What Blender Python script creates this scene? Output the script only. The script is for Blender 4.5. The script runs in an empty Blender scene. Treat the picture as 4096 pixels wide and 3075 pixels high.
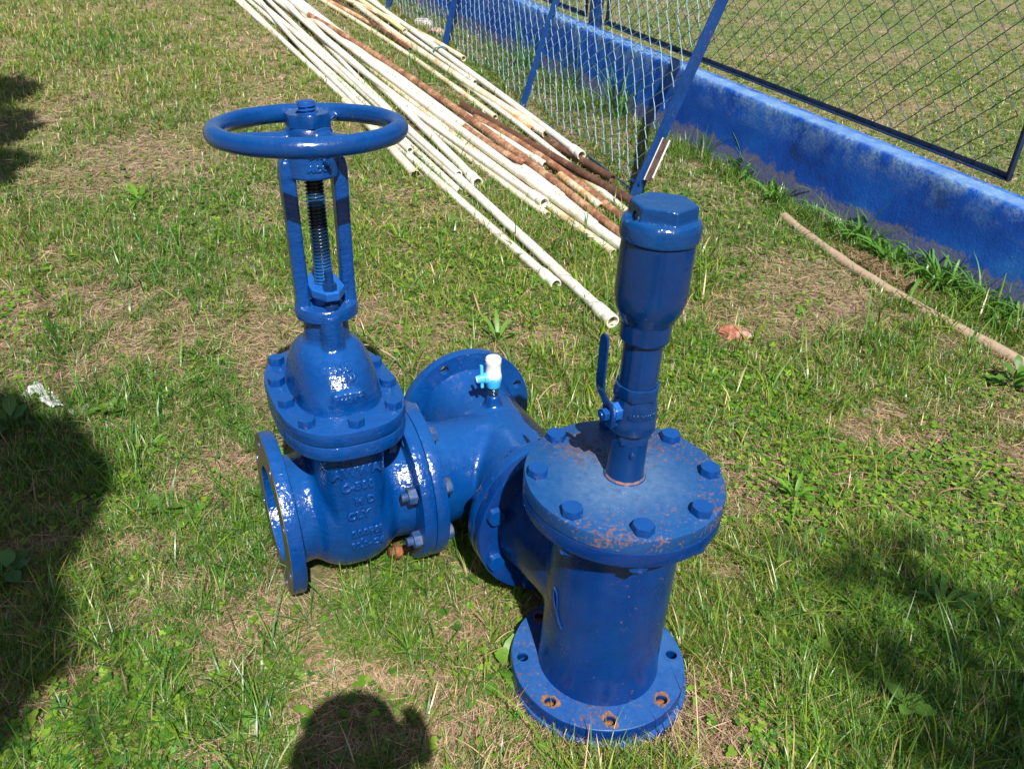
import bpy, bmesh, math, random
import numpy as np
from mathutils import Matrix, Vector
random.seed(7); rng = np.random.default_rng(11)
SC = bpy.context.scene; COL = SC.collection
PI = math.pi
# ------------------------------------------------------------------ camera
FPX, PITCH, ROLL = 3262.3, .5249, .0582
CP = np.array([-.2003, -1.1345, 1.0674])
_f = np.array([0, math.cos(PITCH), -math.sin(PITCH)]); _r = np.array([1., 0, 0]); _u = np.cross(_r, _f)
_c, _s = math.cos(ROLL), math.sin(ROLL)
RM = np.array([_c*_r+_s*_u, -_s*_r+_c*_u, -_f])
cd = bpy.data.cameras.new('camera'); cam = bpy.data.objects.new('camera', cd); COL.objects.link(cam)
m4 = Matrix([[*RM.T[i], CP[i]] for i in range(3)]+[[0, 0, 0, 1]])
cam.matrix_world = m4
cd.sensor_width = 36; cd.lens = FPX/4096*36; cd.clip_start = .02; cd.clip_end = 1500
cd.dof.use_dof = True; cd.dof.focus_distance = 1.75; cd.dof.aperture_fstop = 13
SC.camera = cam
# ------------------------------------------------------------------ light
SUND = Vector((.27, -1, 1.17)).normalized()
w_ = bpy.data.worlds.new('World'); SC.world = w_; w_.use_nodes = True
nt = w_.node_tree; bg = nt.nodes['Background']
sky = nt.nodes.new('ShaderNodeTexSky'); sky.sky_type = 'NISHITA'; sky.sun_disc = False
sky.sun_elevation = math.asin(SUND.z); sky.sun_rotation = math.atan2(SUND.x, SUND.y)
sky.dust_density = 1.5
nt.links.new(sky.outputs[0], bg.inputs[0]); bg.inputs[1].default_value = .05
sl = bpy.data.lights.new('sun', 'SUN'); sl.energy = 5.0; sl.angle = math.radians(.55); sl.color = (1, .955, .89)
so = bpy.data.objects.new('sun', sl); COL.objects.link(so)
so.rotation_euler = SUND.to_track_quat('Z', 'Y').to_euler(); so.location = SUND*20
SC.view_settings.view_transform = 'Standard'; SC.view_settings.look = 'None'
SC.view_settings.exposure = 0.66; SC.view_settings.gamma = 1
# ------------------------------------------------------------------ terrain function
G0 = -.232
def softplus(x): return np.log1p(np.exp(np.clip(x, -40, 40)))
def gbase(x, y):
    y = np.asarray(y, float)
    s = np.where(y < 3, softplus((np.minimum(y, 3)-.15)*8)/8, y-.15)
    s = np.where(s > 14, 14+(1-np.exp(-(s-14)/10))*10, s)
    return G0+.088*s
def noise2(x, y, sc, seed):
    # smooth value noise
    x = np.asarray(x, float)*sc+seed*17.3; y = np.asarray(y, float)*sc+seed*5.7
    xi = np.floor(x).astype(np.int64); yi = np.floor(y).astype(np.int64); fx = x-xi; fy = y-yi
    fx = fx*fx*(3-2*fx); fy = fy*fy*(3-2*fy)
    def h(a, b):
        n = (a*374761393+b*668265263+seed*974634777) & 0x7fffffff
        n = ((n ^ (n >> 13))*1274126177) & 0x7fffffff
        return ((n ^ (n >> 16)) & 0xffff)/65535.
    return (h(xi, yi)*(1-fx)+h(xi+1, yi)*fx)*(1-fy)+(h(xi, yi+1)*(1-fx)+h(xi+1, yi+1)*fx)*fy
def gz(x, y):
    x = np.asarray(x, float); y = np.asarray(y, float)
    n = (noise2(x, y, 3.1, 1)-.5)*.014+(noise2(x, y, 9, 2)-.5)*.010+(noise2(x, y, 33, 3)-.5)*.006
    flat = np.clip((np.hypot(x, y)-.16)/.12, 0, 1)
    rise = .022*np.exp(-((x+.72)**2+(y-.10)**2)/.05)     # ground lifts to meet the valve's open flange
    dip = -.020*np.exp(-(np.hypot(x, y)/.27)**4)
    return dip+gbase(x, y)+n*flat*np.clip(1.2-np.hypot(x, y)/40, 0, 1)+rise
def ray(px, py):
    return RM.T @ np.array([(px-2048)/FPX, -(py-1537.5)/FPX, -1.])
def gpt(px, py, dz=0.):
    d = ray(px, py); a, b = 0., 40.
    for _ in range(45):
        m = (a+b)/2; q = CP+d*m
        if q[2] > float(gbase(q[0], q[1]))+dz: a = m
        else: b = m
    return CP+d*a
# ------------------------------------------------------------------ material helpers
def newmat(name):
    m = bpy.data.materials.new(name); m.use_nodes = True
    n = m.node_tree.nodes; b = n['Principled BSDF']; return m, n, m.node_tree.links, b
def tex(n, l, kind, vec, **kw):
    t = n.new('ShaderNodeTex'+kind)
    for k, v in kw.items():
        if k in t.inputs: t.inputs[k].default_value = v
        else: setattr(t, k, v)
    if vec is not None: l.new(vec, t.inputs['Vector'])
    return t
def ramp(n, l, src, stops):
    r = n.new('ShaderNodeValToRGB'); e = r.color_ramp.elements
    while len(e) < len(stops): e.new(.5)
    for i, (p, c) in enumerate(stops):
        e[i].position = p; e[i].color = c if len(c) == 4 else (*c, 1)
    l.new(src, r.inputs[0]); return r
def mixc(n, l, fac, a, b):
    x = n.new('ShaderNodeMix'); x.data_type = 'RGBA'
    if isinstance(fac, float): x.inputs[0].default_value = fac
    else: l.new(fac, x.inputs[0])
    for s, v in ((6, a), (7, b)):
        if isinstance(v, tuple): x.inputs[s].default_value = (*v[:3], 1)
        else: l.new(v, x.inputs[s])
    return x.outputs[2]
def mth(n, l, op, a, b=None):
    x = n.new('ShaderNodeMath'); x.operation = op
    for i, v in enumerate((a, b)):
        if v is None: continue
        if isinstance(v, (int, float)): x.inputs[i].default_value = v
        else: l.new(v, x.inputs[i])
    return x.outputs[0]
def G(v): return (v, v, v, 1)
def blue_mat(name, base=(.0, .038, .190), rust=.0, dust=.0, rough=.24, bump=1., radial=None, seed=0., rustscale=120., dcol=(.022, .14, .36)):
    m, n, l, b = newmat(name)
    tc = n.new('ShaderNodeTexCoord'); mp = n.new('ShaderNodeMapping'); mp.inputs[1].default_value = (seed, seed*.7, seed*1.3)
    l.new(tc.outputs['Object'], mp.inputs[0]); V = mp.outputs[0]
    n1 = tex(n, l, 'Noise', V, Scale=9., Detail=6., Roughness=.65)
    n2 = tex(n, l, 'Noise', V, Scale=70., Detail=5., Roughness=.7)
    r1 = ramp(n, l, n1.outputs[0], [(.3, tuple(c*.72 for c in base)), (.55, base), (.75, (base[0]*2+.001, base[1]*1.4, base[2]*1.12))])
    c = r1.outputs[0]
    # upward-facing paint paler: dust and fading, plus top-lit contrast put into the colour
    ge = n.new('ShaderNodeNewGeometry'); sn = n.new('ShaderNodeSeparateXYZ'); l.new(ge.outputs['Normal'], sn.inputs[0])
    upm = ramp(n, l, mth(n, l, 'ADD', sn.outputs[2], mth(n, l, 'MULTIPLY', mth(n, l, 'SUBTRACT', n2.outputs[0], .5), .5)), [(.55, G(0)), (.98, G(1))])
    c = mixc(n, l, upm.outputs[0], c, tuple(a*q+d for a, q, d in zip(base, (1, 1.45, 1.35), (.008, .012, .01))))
    # pale specks and scuffs
    vs = tex(n, l, 'Voronoi', V, Scale=70.); sp = ramp(n, l, vs.outputs['Distance'], [(.0, G(1)), (.07, G(1)), (.11, G(0))])
    gate = ramp(n, l, n2.outputs[0], [(.56, G(0)), (.62, G(1))])
    f = mth(n, l, 'MULTIPLY', sp.outputs[0], gate.outputs[0])
    c = mixc(n, l, mth(n, l, 'MULTIPLY', f, .55), c, (.20, .27, .42))
    # dull chalky film, brushed unevenly
    nd = tex(n, l, 'Noise', V, Scale=5., Detail=8., Roughness=.72)
    rd = ramp(n, l, nd.outputs[0], [(.42, G(0)), (.75, G(1))])
    dfac = mth(n, l, 'MULTIPLY', rd.outputs[0], .10+dust)
    if radial:
        sep = n.new('ShaderNodeVectorMath'); sep.operation = 'DISTANCE'; l.new(tc.outputs['Object'], sep.inputs[0]); sep.inputs[1].default_value = radial[0]
        rr = ramp(n, l, mth(n, l, 'ADD', sep.outputs[1], mth(n, l, 'MULTIPLY', mth(n, l, 'SUBTRACT', nd.outputs[0], .5), .16)), [(radial[1]*.25, G(1)), (radial[1]*.8, G(.25)), (radial[1], G(0))])
        grit = ramp(n, l, n2.outputs[0], [(.3, G(.45)), (.65, G(1))])
        dfac = mth(n, l, 'MAXIMUM', dfac, mth(n, l, 'MULTIPLY', mth(n, l, 'MULTIPLY', rr.outputs[0], grit.outputs[0]), .46))
    c = mixc(n, l, dfac, c, dcol)
    rfac = None
    if rust > 0:
        nr = tex(n, l, 'Noise', V, Scale=rustscale, Detail=5., Roughness=.62)
        nb = tex(n, l, 'Noise', V, Scale=7., Detail=3., Roughness=.5)
        s = mth(n, l, 'ADD', nr.outputs[0], mth(n, l, 'MULTIPLY', mth(n, l, 'SUBTRACT', nb.outputs[0], .5), .8))
        t0 = .74-.16*rust
        rr = ramp(n, l, s, [(t0, G(0)), (t0+.03, G(1))])
        rc = ramp(n, l, n2.outputs[0], [(.35, (.05, .03, .025)), (.55, (.17, .08, .035)), (.7, (.30, .15, .06))])
        rfac = rr.outputs[0]; c = mixc(n, l, mth(n, l, 'MULTIPLY', rfac, .68), c, rc.outputs[0])
    l.new(c, b.inputs['Base Color'])
    rg = ramp(n, l, n2.outputs[0], [(.3, G(rough*.75)), (.7, G(min(1, rough*1.6+dust*.4)))])
    ro = rg.outputs[0]
    if rfac is not None: ro = mth(n, l, 'MAXIMUM', ro, mth(n, l, 'MULTIPLY', rfac, .8))
    if radial: ro = mth(n, l, 'MAXIMUM', ro, mth(n, l, 'MULTIPLY', dfac, .9))
    l.new(ro, b.inputs['Roughness'])
    b.inputs['Specular IOR Level'].default_value = .5
    # bump: sand casting lumps + brush drags
    nc = tex(n, l, 'Noise', V, Scale=55., Detail=3., Roughness=.55)
    mp2 = n.new('ShaderNodeMapping'); mp2.inputs[3].default_value = (20, 20, 110); l.new(V, mp2.inputs[0])
    nbz = tex(n, l, 'Noise', mp2.outputs[0], Scale=1.6, Detail=3., Roughness=.6)
    nl = tex(n, l, 'Noise', V, Scale=14., Detail=2.)
    nf = tex(n, l, 'Noise', V, Scale=150., Detail=3.)
    h = mth(n, l, 'ADD', mth(n, l, 'MULTIPLY', nc.outputs[0], .5), mth(n, l, 'MULTIPLY', nbz.outputs[0], .22))
    h = mth(n, l, 'ADD', h, mth(n, l, 'MULTIPLY', nl.outputs[0], .9)); h = mth(n, l, 'ADD', h, mth(n, l, 'MULTIPLY', nf.outputs[0], .22))
    bp = n.new('ShaderNodeBump'); bp.inputs['Strength'].default_value = .55*bump; bp.inputs['Distance'].default_value = .004
    l.new(h, bp.inputs['Height']); l.new(bp.outputs[0], b.inputs['Normal'])
    return m
def plain_mat(name, c1, c2, scale=20., rough=.5, bump=.2, metal=0., dist=.002, c3=None, coord='Object', stops=(.35, .65), detail=5.):
    m, n, l, b = newmat(name); tc = n.new('ShaderNodeTexCoord')
    t = tex(n, l, 'Noise', tc.outputs[coord], Scale=scale, Detail=detail, Roughness=.65)
    st = [(stops[0], c1), (stops[1], c2)]
    if c3: st.append((min(.98, stops[1]+.15), c3))
    r = ramp(n, l, t.outputs[0], st); l.new(r.outputs[0], b.inputs['Base Color'])
    b.inputs['Roughness'].default_value = rough; b.inputs['Metallic'].default_value = metal
    if bump:
        t2 = tex(n, l, 'Noise', tc.outputs[coord], Scale=scale*4, Detail=4.)
        bp = n.new('ShaderNodeBump'); bp.inputs['Strength'].default_value = bump; bp.inputs['Distance'].default_value = dist
        l.new(t2.outputs[0], bp.inputs['Height']); l.new(bp.outputs[0], b.inputs['Normal'])
    return m
def veg_mat(name, rough=.45, transl=.35, vary=.25):
    m, n, l, b = newmat(name)
    at = n.new('ShaderNodeAttribute'); at.attribute_name = 'tint'
    geo = n.new('ShaderNodeNewGeometry')
    l.new(at.outputs['Color'], b.inputs['Base Color']); b.inputs['Roughness'].default_value = rough
    b.inputs['Specular IOR Level'].default_value = .45
    if transl > 0:
        tr = n.new('ShaderNodeBsdfTranslucent'); mx = n.new('ShaderNodeMixShader'); mx.inputs[0].default_value = transl
        hs = n.new('ShaderNodeMix'); hs.data_type = 'RGBA'; hs.blend_type = 'MULTIPLY'; hs.inputs[0].default_value = 1
        l.new(at.outputs['Color'], hs.inputs[6]); hs.inputs[7].default_value = (1.25, 1.35, .55, 1)
        l.new(hs.outputs[2], tr.inputs[0])
        l.new(b.outputs[0], mx.inputs[1]); l.new(tr.outputs[0], mx.inputs[2])
        l.new(mx.outputs[0], n['Material Output'].inputs[0])
    return m
# ------------------------------------------------------------------ mesh helpers: geometry is (verts Nx3 list, faces list)
def xf(g, M):
    M = np.array(M); v = np.asarray(g[0], float); return (v @ M[:3, :3].T+M[:3, 3], g[1])
def T(x, y, z): return np.array(Matrix.Translation((x, y, z)))
def frame(o, x, y, z):
    M = np.eye(4); M[:3, 0] = x; M[:3, 1] = y; M[:3, 2] = z; M[:3, 3] = o; return M
def axis_frame(o, z, xhint=(0, 0, 1)):
    z = np.asarray(z, float); z = z/np.linalg.norm(z); x = np.asarray(xhint, float); x = x-z*(x@z)
    if np.linalg.norm(x) < 1e-3: x = np.array([1., 0, 0]); x = x-z*(x@z)
    x = x/np.linalg.norm(x); return frame(o, x, np.cross(z, x), z)
def join(*gs):
    V = []; F = []; k = 0
    for v, f in gs:
        V.append(np.asarray(v, float)); F += [tuple(i+k for i in q) for q in f]; k += len(v)
    return (np.vstack(V), F)
def lathe(prof, n=48, close=False):
    V = []; F = []; rows = []
    for r, z in prof:
        if r < 1e-6: rows.append([len(V)]); V.append((0, 0, z))
        else:
            rows.append(list(range(len(V), len(V)+n)))
            V += [(r*math.cos(2*PI*i/n), r*math.sin(2*PI*i/n), z) for i in range(n)]
    pairs = list(zip(rows, rows[1:]))
    if close: pairs.append((rows[-1], rows[0]))
    for a, b in pairs:
        for i in range(n):
            j = (i+1) % n
            if len(a) == 1 and len(b) == 1: continue
            if len(a) == 1: F.append((a[0], b[j], b[i]))
            elif len(b) == 1: F.append((a[i], a[j], b[0]))
            else: F.append((a[i], a[j], b[j], b[i]))
    return (V, F)
def cyl(r, z0, z1, n=48, bev=.0, r1=None):
    r1 = r if r1 is None else r1
    if bev: return lathe([(0, z0), (r-bev, z0), (r-bev*.3, z0+bev*.3), (r, z0+bev), (r1, z1-bev), (r1-bev*.3, z1-bev*.3), (r1-bev, z1), (0, z1)], n)
    return lathe([(0, z0), (r, z0), (r1, z1), (0, z1)], n)
def loft(sections, cap=True):
    n = len(sections[0]); V = [p for s in sections for p in s]; F = []
    for k in range(len(sections)-1):
        for i in range(n):
            j = (i+1) % n; F.append((k*n+i, k*n+j, (k+1)*n+j, (k+1)*n+i))
    if cap:
        F.append(tuple(reversed(range(n)))); F.append(tuple((len(sections)-1)*n+i for i in range(n)))
    return (V, F)
def superell(a, b, z, e=2.6, n=64):
    out = []
    for i in range(n):
        t = 2*PI*i/n; c, s = math.cos(t), math.sin(t)
        out.append((a*math.copysign(abs(c)**(2/e), c), b*math.copysign(abs(s)**(2/e), s), z))
    return out
def box(x0, x1, y0, y1, z0, z1):
    V = [(x, y, z) for x in (x0, x1) for y in (y0, y1) for z in (z0, z1)]
    return (V, [(0, 1, 3, 2), (4, 6, 7, 5), (0, 4, 5, 1), (2, 3, 7, 6), (0, 2, 6, 4), (1, 5, 7, 3)])
def hexhead(r, z0, z1, ch=.0025, n=6):
    # bolt head: hexagon with a chamfered round top
    s0 = [(r*math.cos(PI/3*i), r*math.sin(PI/3*i), z0) for i in range(6)]
    V = []; rows = []
    for (z, k) in ((z0, 0), (z1-ch, 0), (z1, 1)):
        row = []
        for i in range(24):
            a = 2*PI*i/24; sec = (a+1e-9) % (PI/3)-PI/6; rr = r*math.cos(PI/6)/math.cos(sec)
            if k: rr = min(rr, r*.90)
            row.append((rr*math.cos(a), rr*math.sin(a), z))
        rows.append(row)
    return loft(rows)
def tube(pts, r, n=8, cap=True, radii=None):
    P = np.asarray(pts, float); N = len(P)
    t = np.gradient(P, axis=0); t /= np.linalg.norm(t, axis=1)[:, None]+1e-12
    ref = np.array([0, 0, 1.]) if abs(t[0][2]) < .9 else np.array([1., 0, 0])
    secs = []; x = ref-t[0]*(ref@t[0]); x /= np.linalg.norm(x)
    for i in range(N):
        x = x-t[i]*(x@t[i]); x /= np.linalg.norm(x); y = np.cross(t[i], x)
        rr = radii[i] if radii is not None else r
        secs.append([tuple(P[i]+rr*(math.cos(2*PI*k/n)*x+math.sin(2*PI*k/n)*y)) for k in range(n)])
    return loft(secs, cap)
def thread(r, z0, z1, pitch, depth, n=36, seg=6):
    # helical screw thread around z
    rows = int((z1-z0)/pitch*seg)+1; V = []
    for k in range(rows+1):
        z = z0+(z1-z0)*k/rows
        for i in range(n):
            a = 2*PI*i/n; ph = ((z/pitch)-a/(2*PI)) % 1
            tri = min(1, max(0, (abs(ph-.5)*2-.25)/.5)); rr = r-depth*(1-tri)
            V.append((rr*math.cos(a), rr*math.sin(a), z))
    F = [(k*n+i, k*n+(i+1) % n, (k+1)*n+(i+1) % n, (k+1)*n+i) for k in range(rows) for i in range(n)]
    F.append(tuple(reversed(range(n)))); F.append(tuple(rows*n+i for i in range(n)))
    return (V, F)
def mk(name, g, mat, parent=None, smooth=True, angle=38, M=None, local=None):
    me = bpy.data.meshes.new(name); me.from_pydata([tuple(map(float, p)) for p in g[0]], [], g[1]); me.validate()
    bm = bmesh.new(); bm.from_mesh(me); bmesh.ops.recalc_face_normals(bm, faces=bm.faces)
    if smooth:
        for f in bm.faces: f.smooth = True
        for e in bm.edges:
            if len(e.link_faces) == 2 and e.calc_face_angle(0) > math.radians(angle): e.smooth = False
    bm.to_mesh(me); bm.free()
    if mat: me.materials.append(mat)
    o = bpy.data.objects.new(name, me); COL.objects.link(o)
    if M is not None: o.matrix_world = Matrix(np.array(M).tolist())
    if parent: o.parent = parent
    return o
def evalmesh(o, mods, name=None):
    for kind, kw in mods:
        md = o.modifiers.new(kind, kind)
        for k, v in kw.items(): setattr(md, k, v)
    dg = bpy.context.evaluated_depsgraph_get(); dg.update()
    me = bpy.data.meshes.new_from_object(o.evaluated_get(dg), depsgraph=dg)
    return me
def me2g(me): 
    v = np.empty(len(me.vertices)*3); me.vertices.foreach_get('co', v)
    return (v.reshape(-1, 3), [tuple(p.vertices) for p in me.polygons])
def kill(*obs):
    for o in obs: bpy.data.objects.remove(o, do_unlink=True)
def casting(gs, voxel=.004, smooth=8, noise=0.0):
    o = mk('tmp', join(*gs), None, smooth=False)
    me = evalmesh(o, [('REMESH', dict(mode='VOXEL', voxel_size=voxel, use_smooth_shade=True)), ('SMOOTH', dict(factor=.5, iterations=smooth))])
    g = me2g(me); kill(o); bpy.data.meshes.remove(me); return g
def boolcut(g, cutters):
    a = mk('tmp', g, None, smooth=False); c = mk('tmpc', join(*cutters), None, smooth=False)
    me = evalmesh(a, [('BOOLEAN', dict(operation='DIFFERENCE', solver='EXACT', object=c))])
    r = me2g(me); kill(a, c); bpy.data.meshes.remove(me); return r
def tag(o, label=None, cat=None, group=None, kind=None):
    if label: o['label'] = label
    if cat: o['category'] = cat
    if group: o['group'] = group
    if kind: o['kind'] = kind
    return o
def empty(name, loc=(0, 0, 0), M=None):
    o = bpy.data.objects.new(name, None); COL.objects.link(o); o.empty_display_size = .1
    if M is not None: o.matrix_world = Matrix(np.array(M).tolist())
    else: o.location = loc
    return o
def dup(o, M, parent=None):
    c = o.copy(); COL.objects.link(c); c.parent = parent; c.matrix_local = Matrix(np.array(M).tolist()); return c
def text_g(s, size, extrude=.002, bevel=.0008, spacing=1.0):
    cu = bpy.data.curves.new('t', 'FONT'); cu.body = s; cu.size = size; cu.extrude = extrude; cu.bevel_depth = bevel; cu.bevel_resolution = 1
    cu.align_x = 'CENTER'; cu.align_y = 'CENTER'; cu.space_character = spacing; cu.resolution_u = 3; cu.offset = .0006
    o = bpy.data.objects.new('t', cu); COL.objects.link(o); dg = bpy.context.evaluated_depsgraph_get(); dg.update()
    me = bpy.data.meshes.new_from_object(o.evaluated_get(dg), depsgraph=dg); g = me2g(me); kill(o); return g
# ------------------------------------------------------------------ ground sheet
def ground_sheet():
    def axis(lo, hi, a, b, step):
        core = list(np.arange(a, b, step)); out = []
        s = step; x = a
        while x > lo: s *= 1.28; x -= s; out.insert(0, x)
        s = step; x = core[-1]; tail = []
        while x < hi: s *= 1.28; x += s; tail.append(x)
        return np.array(out+core+tail)
    X = axis(-500, 500, -2.3, 3.6, .022); Y = axis(-500, 900, -.7, 5.2, .022)
    xx, yy = np.meshgrid(X, Y); V = np.stack([xx, yy, gz(xx, yy)], -1).reshape(-1, 3)
    nx, ny = len(X), len(Y); i = np.arange(nx*ny).reshape(ny, nx)
    F = np.stack([i[:-1, :-1], i[:-1, 1:], i[1:, 1:], i[1:, :-1]], -1).reshape(-1, 4)
    me = bpy.data.meshes.new('ground'); me.vertices.add(len(V)); me.vertices.foreach_set('co', V.ravel())
    me.loops.add(F.size); me.loops.foreach_set('vertex_index', F.ravel().astype(np.int32))
    me.polygons.add(len(F)); me.polygons.foreach_set('loop_start', np.arange(0, F.size, 4, dtype=np.int32))
    me.update(calc_edges=True); me.shade_smooth()
    o = bpy.data.objects.new('ground', me); COL.objects.link(o); o['kind'] = 'structure'
    m, n, l, b = newmat('soil'); tc = n.new('ShaderNodeTexCoord'); V_ = tc.outputs['Object']
    a = tex(n, l, 'Noise', V_, Scale=2.2, Detail=6., Roughness=.6); c = tex(n, l, 'Noise', V_, Scale=60., Detail=8., Roughness=.75)
    r = ramp(n, l, c.outputs[0], [(.28, (.10, .066, .046)), (.5, (.30, .215, .155)), (.72, (.50, .40, .31))])
    r2 = ramp(n, l, c.outputs[0], [(.28, (.05, .055, .02)), (.5, (.17, .17, .075)), (.72, (.33, .29, .16))])
    f = ramp(n, l, a.outputs[0], [(.36, G(0)), (.56, G(1))])
    col = mixc(n, l, f.outputs[0], r.outputs[0], r2.outputs[0])
    # mown field beyond the wall: a greener, finer turf
    dp = n.new('ShaderNodeVectorMath'); dp.operation = 'DOT_PRODUCT'; l.new(V_, dp.inputs[0]); dp.inputs[1].default_value = (.86589, .50024, 0)
    bf = mth(n, l, 'GREATER_THAN', dp.outputs['Value'], -.948*.86589+5.986*.50024+.1)
    r3 = ramp(n, l, c.outputs[0], [(.28, (.05, .09, .025)), (.5, (.13, .18, .06)), (.72, (.30, .30, .15))])
    g3 = ramp(n, l, a.outputs[0], [(.40, G(.25)), (.58, G(1))])
    col = mixc(n, l, mth(n, l, 'MULTIPLY', bf, g3.outputs[0]), col, r3.outputs[0])
    l.new(col, b.inputs['Base Color']); b.inputs['Roughness'].default_value = .95; b.inputs['Specular IOR Level'].default_value = .15
    bp = n.new('ShaderNodeBump'); bp.inputs['Strength'].default_value = 1; bp.inputs['Distance'].default_value = .012
    l.new(c.outputs[0], bp.inputs['Height']); l.new(bp.outputs[0], b.inputs['Normal'])
    me.materials.append(m)
ground_sheet()
# ------------------------------------------------------------------ VALVE ASSEMBLY
# frames: o = first tee's branch centre; u runs from it to the back left, v along the gate valve, w up
u = np.array([-.45530, .88933, -.04239]); v = np.array([-.88953, -.45640, -.02086]); w = np.cross(u, v); w /= np.linalg.norm(w)
O = np.array([0, 0, -.0057]); C2 = O+u*.4725; GC = C2+v*(.2229+.14935)
R_, TH, BC = .1715, .0285, .149
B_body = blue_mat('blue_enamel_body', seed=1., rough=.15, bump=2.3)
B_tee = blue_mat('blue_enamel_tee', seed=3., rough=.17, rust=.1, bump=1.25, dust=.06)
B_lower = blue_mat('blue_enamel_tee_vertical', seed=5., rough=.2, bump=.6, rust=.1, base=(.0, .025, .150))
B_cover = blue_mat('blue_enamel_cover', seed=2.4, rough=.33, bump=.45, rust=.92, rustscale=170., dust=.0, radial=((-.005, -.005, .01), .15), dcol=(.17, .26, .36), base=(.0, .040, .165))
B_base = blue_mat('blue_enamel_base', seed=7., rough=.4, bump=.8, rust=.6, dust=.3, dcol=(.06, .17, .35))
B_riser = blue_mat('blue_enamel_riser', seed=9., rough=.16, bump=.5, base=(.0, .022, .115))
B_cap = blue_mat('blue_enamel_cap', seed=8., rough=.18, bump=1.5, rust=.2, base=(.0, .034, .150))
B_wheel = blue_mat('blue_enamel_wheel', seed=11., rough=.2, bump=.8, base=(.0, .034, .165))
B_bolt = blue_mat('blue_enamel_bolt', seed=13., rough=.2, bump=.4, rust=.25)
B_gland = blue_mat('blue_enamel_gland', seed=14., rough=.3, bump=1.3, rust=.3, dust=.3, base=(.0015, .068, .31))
RUST = plain_mat('rusted_steel', (.10, .04, .02), (.30, .11, .04), 30, .85, .6, c3=(.42, .2, .09))
RUSTY_NUT = plain_mat('worn_nut_steel', (.01, .05, .17), (.07, .08, .11), 55, .6, .5, c3=(.20, .12, .07), metal=.0, stops=(.45, .62))
HALO = plain_mat('rust_halo', (.02, .07, .16), (.24, .10, .05), 90, .8, .4, c3=(.34, .17, .09), stops=(.38, .54))
VENT_SHADE = plain_mat('vent_hole_shade', (.004, .005, .007), (.012, .03, .06), 30, .16, .15, stops=(.4, .62), c3=(.02, .09, .22))
STEELFACE = plain_mat('scuffed_flange_face', (.055, .06, .045), (.13, .12, .095), 25, .38, .4, c3=(.01, .07, .25), metal=.3)
asm_base = empty('valve_assembly', (0, 0, G0)); ASM = asm_base
tag(ASM, 'blue iron gate valve with handwheel bolted to tees and an upright air valve, in grass', 'valve assembly')
OFF = T(0, 0, -G0)   # children are positioned relative to the empty's origin
def part(name, g, mat, M, parent=None, angle=38):
    """g in the local frame M (world); stored with the frame as the object's transform so textures follow it"""
    o = mk(name, g, mat, None, angle=angle)
    if parent is None: o.parent = ASM; o.matrix_local = Matrix((OFF @ np.asarray(M)).tolist())
    else:
        o.parent = parent; pm = parent['_m']; o.matrix_local = Matrix((np.linalg.inv(np.array(pm).reshape(4, 4)) @ np.asarray(M)).tolist())
    if parent is None or True: FR[o.name] = np.asarray(M)
    return o
FR = {}
def sub(name, g, mat, M, parent, angle=38):
    o = mk(name, g, mat, None, angle=angle); o.parent = parent
    o.matrix_local = Matrix((np.linalg.inv(FR[parent.name]) @ np.asarray(M)).tolist()); return o
def subdup(src, M, parent):
    return dup(src, np.linalg.inv(FR[parent.name]) @ np.asarray(M), parent)
# standard drilled flange, face at z=0, body towards -z
def flange(hub=.118, bore=.1015, thick=TH, R=R_, holes=True, rim=.0, hole_r=.0115, n=96):
    prof = [(bore, 0), (R-.003, 0), (R-.0008, -.0012), (R, -.004), (R, -thick+.004), (R-.001, -thick+.001), (R-.004, -thick), (bore, -thick)]
    g = lathe(prof, n, close=True) if bore > 0 else lathe([(0, 0)]+prof[1:-1]+[(0, -thick)], n)
    if holes:
        cs = []
        for k in range(8):
            a = PI/8+k*PI/4; cs.append(xf(cyl(hole_r, -thick-.01, .01, 20), T(BC*math.cos(a), BC*math.sin(a), 0)))
        g = boolcut(g, cs)
    return g
FL = flange(); 
fr_u_near = axis_frame(O+u*.2379, -u, v)      # faces meeting between the two tees
fr_u_near2 = axis_frame(O+u*.2379, u, v)
fr_far = axis_frame(O+u*.7057, u, v)
fr_g_in = axis_frame(C2+v*.2229, v, u); fr_g_in2 = axis_frame(C2+v*.2229, -v, u)
fr_g_out = axis_frame(GC+v*.14935, v, u)
E3 = np.eye(3)
# ---- vertical tee
tee1M = T(0, 0, 0)
zc = .2478-.0285                                 # top flange face of the tee
hb = -.2
fr_base = axis_frame((0, 0, -.2286), (0, 0, -1), (1, 0, 0)); fr_top = axis_frame((0, 0, zc), (0, 0, 1), (1, 0, 0))
ROT = lambda a: np.array(Matrix.Rotation(a, 4, 'Z'))
vert = lathe([(0, -.222), (.122, -.222), (.1185, -.195), (.116, -.165), (.115, -.1), (.115, .14), (.117, .18), (.121, .215), (0, .215)], 64)
branch = xf(lathe([(0, 0), (.108, 0), (.113, .10), (.120, .175), (.127, .215), (.128, .236), (0, .236)], 56), axis_frame(O, u))
body1 = casting([vert, branch], .0045, 26)
rb = .0938-PI/8
t1 = part('vertical_tee', join(body1, xf(FL, fr_base @ ROT(-rb)), xf(FL, fr_top @ ROT(.1029-PI/8)), xf(FL, fr_u_near2)), B_lower, np.eye(4))
sub('weld_scar', join(tube([(-.110+.001*k*0+.0, 0, 0) if False else (.1165*math.cos(a_), .1165*math.sin(a_), z_) for a_, z_ in ((3.62, .028), (3.60, .012), (3.66, -.006), (3.74, -.020), (3.80, -.034), (3.88, -.046))], .0022, 6), tube([(.1163*math.cos(a_), .1163*math.sin(a_), z_) for a_, z_ in ((3.62, .028), (3.69, .022), (3.73, .004), (3.74, -.020))], .0016, 6)), B_lower, np.eye(4), t1)
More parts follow.
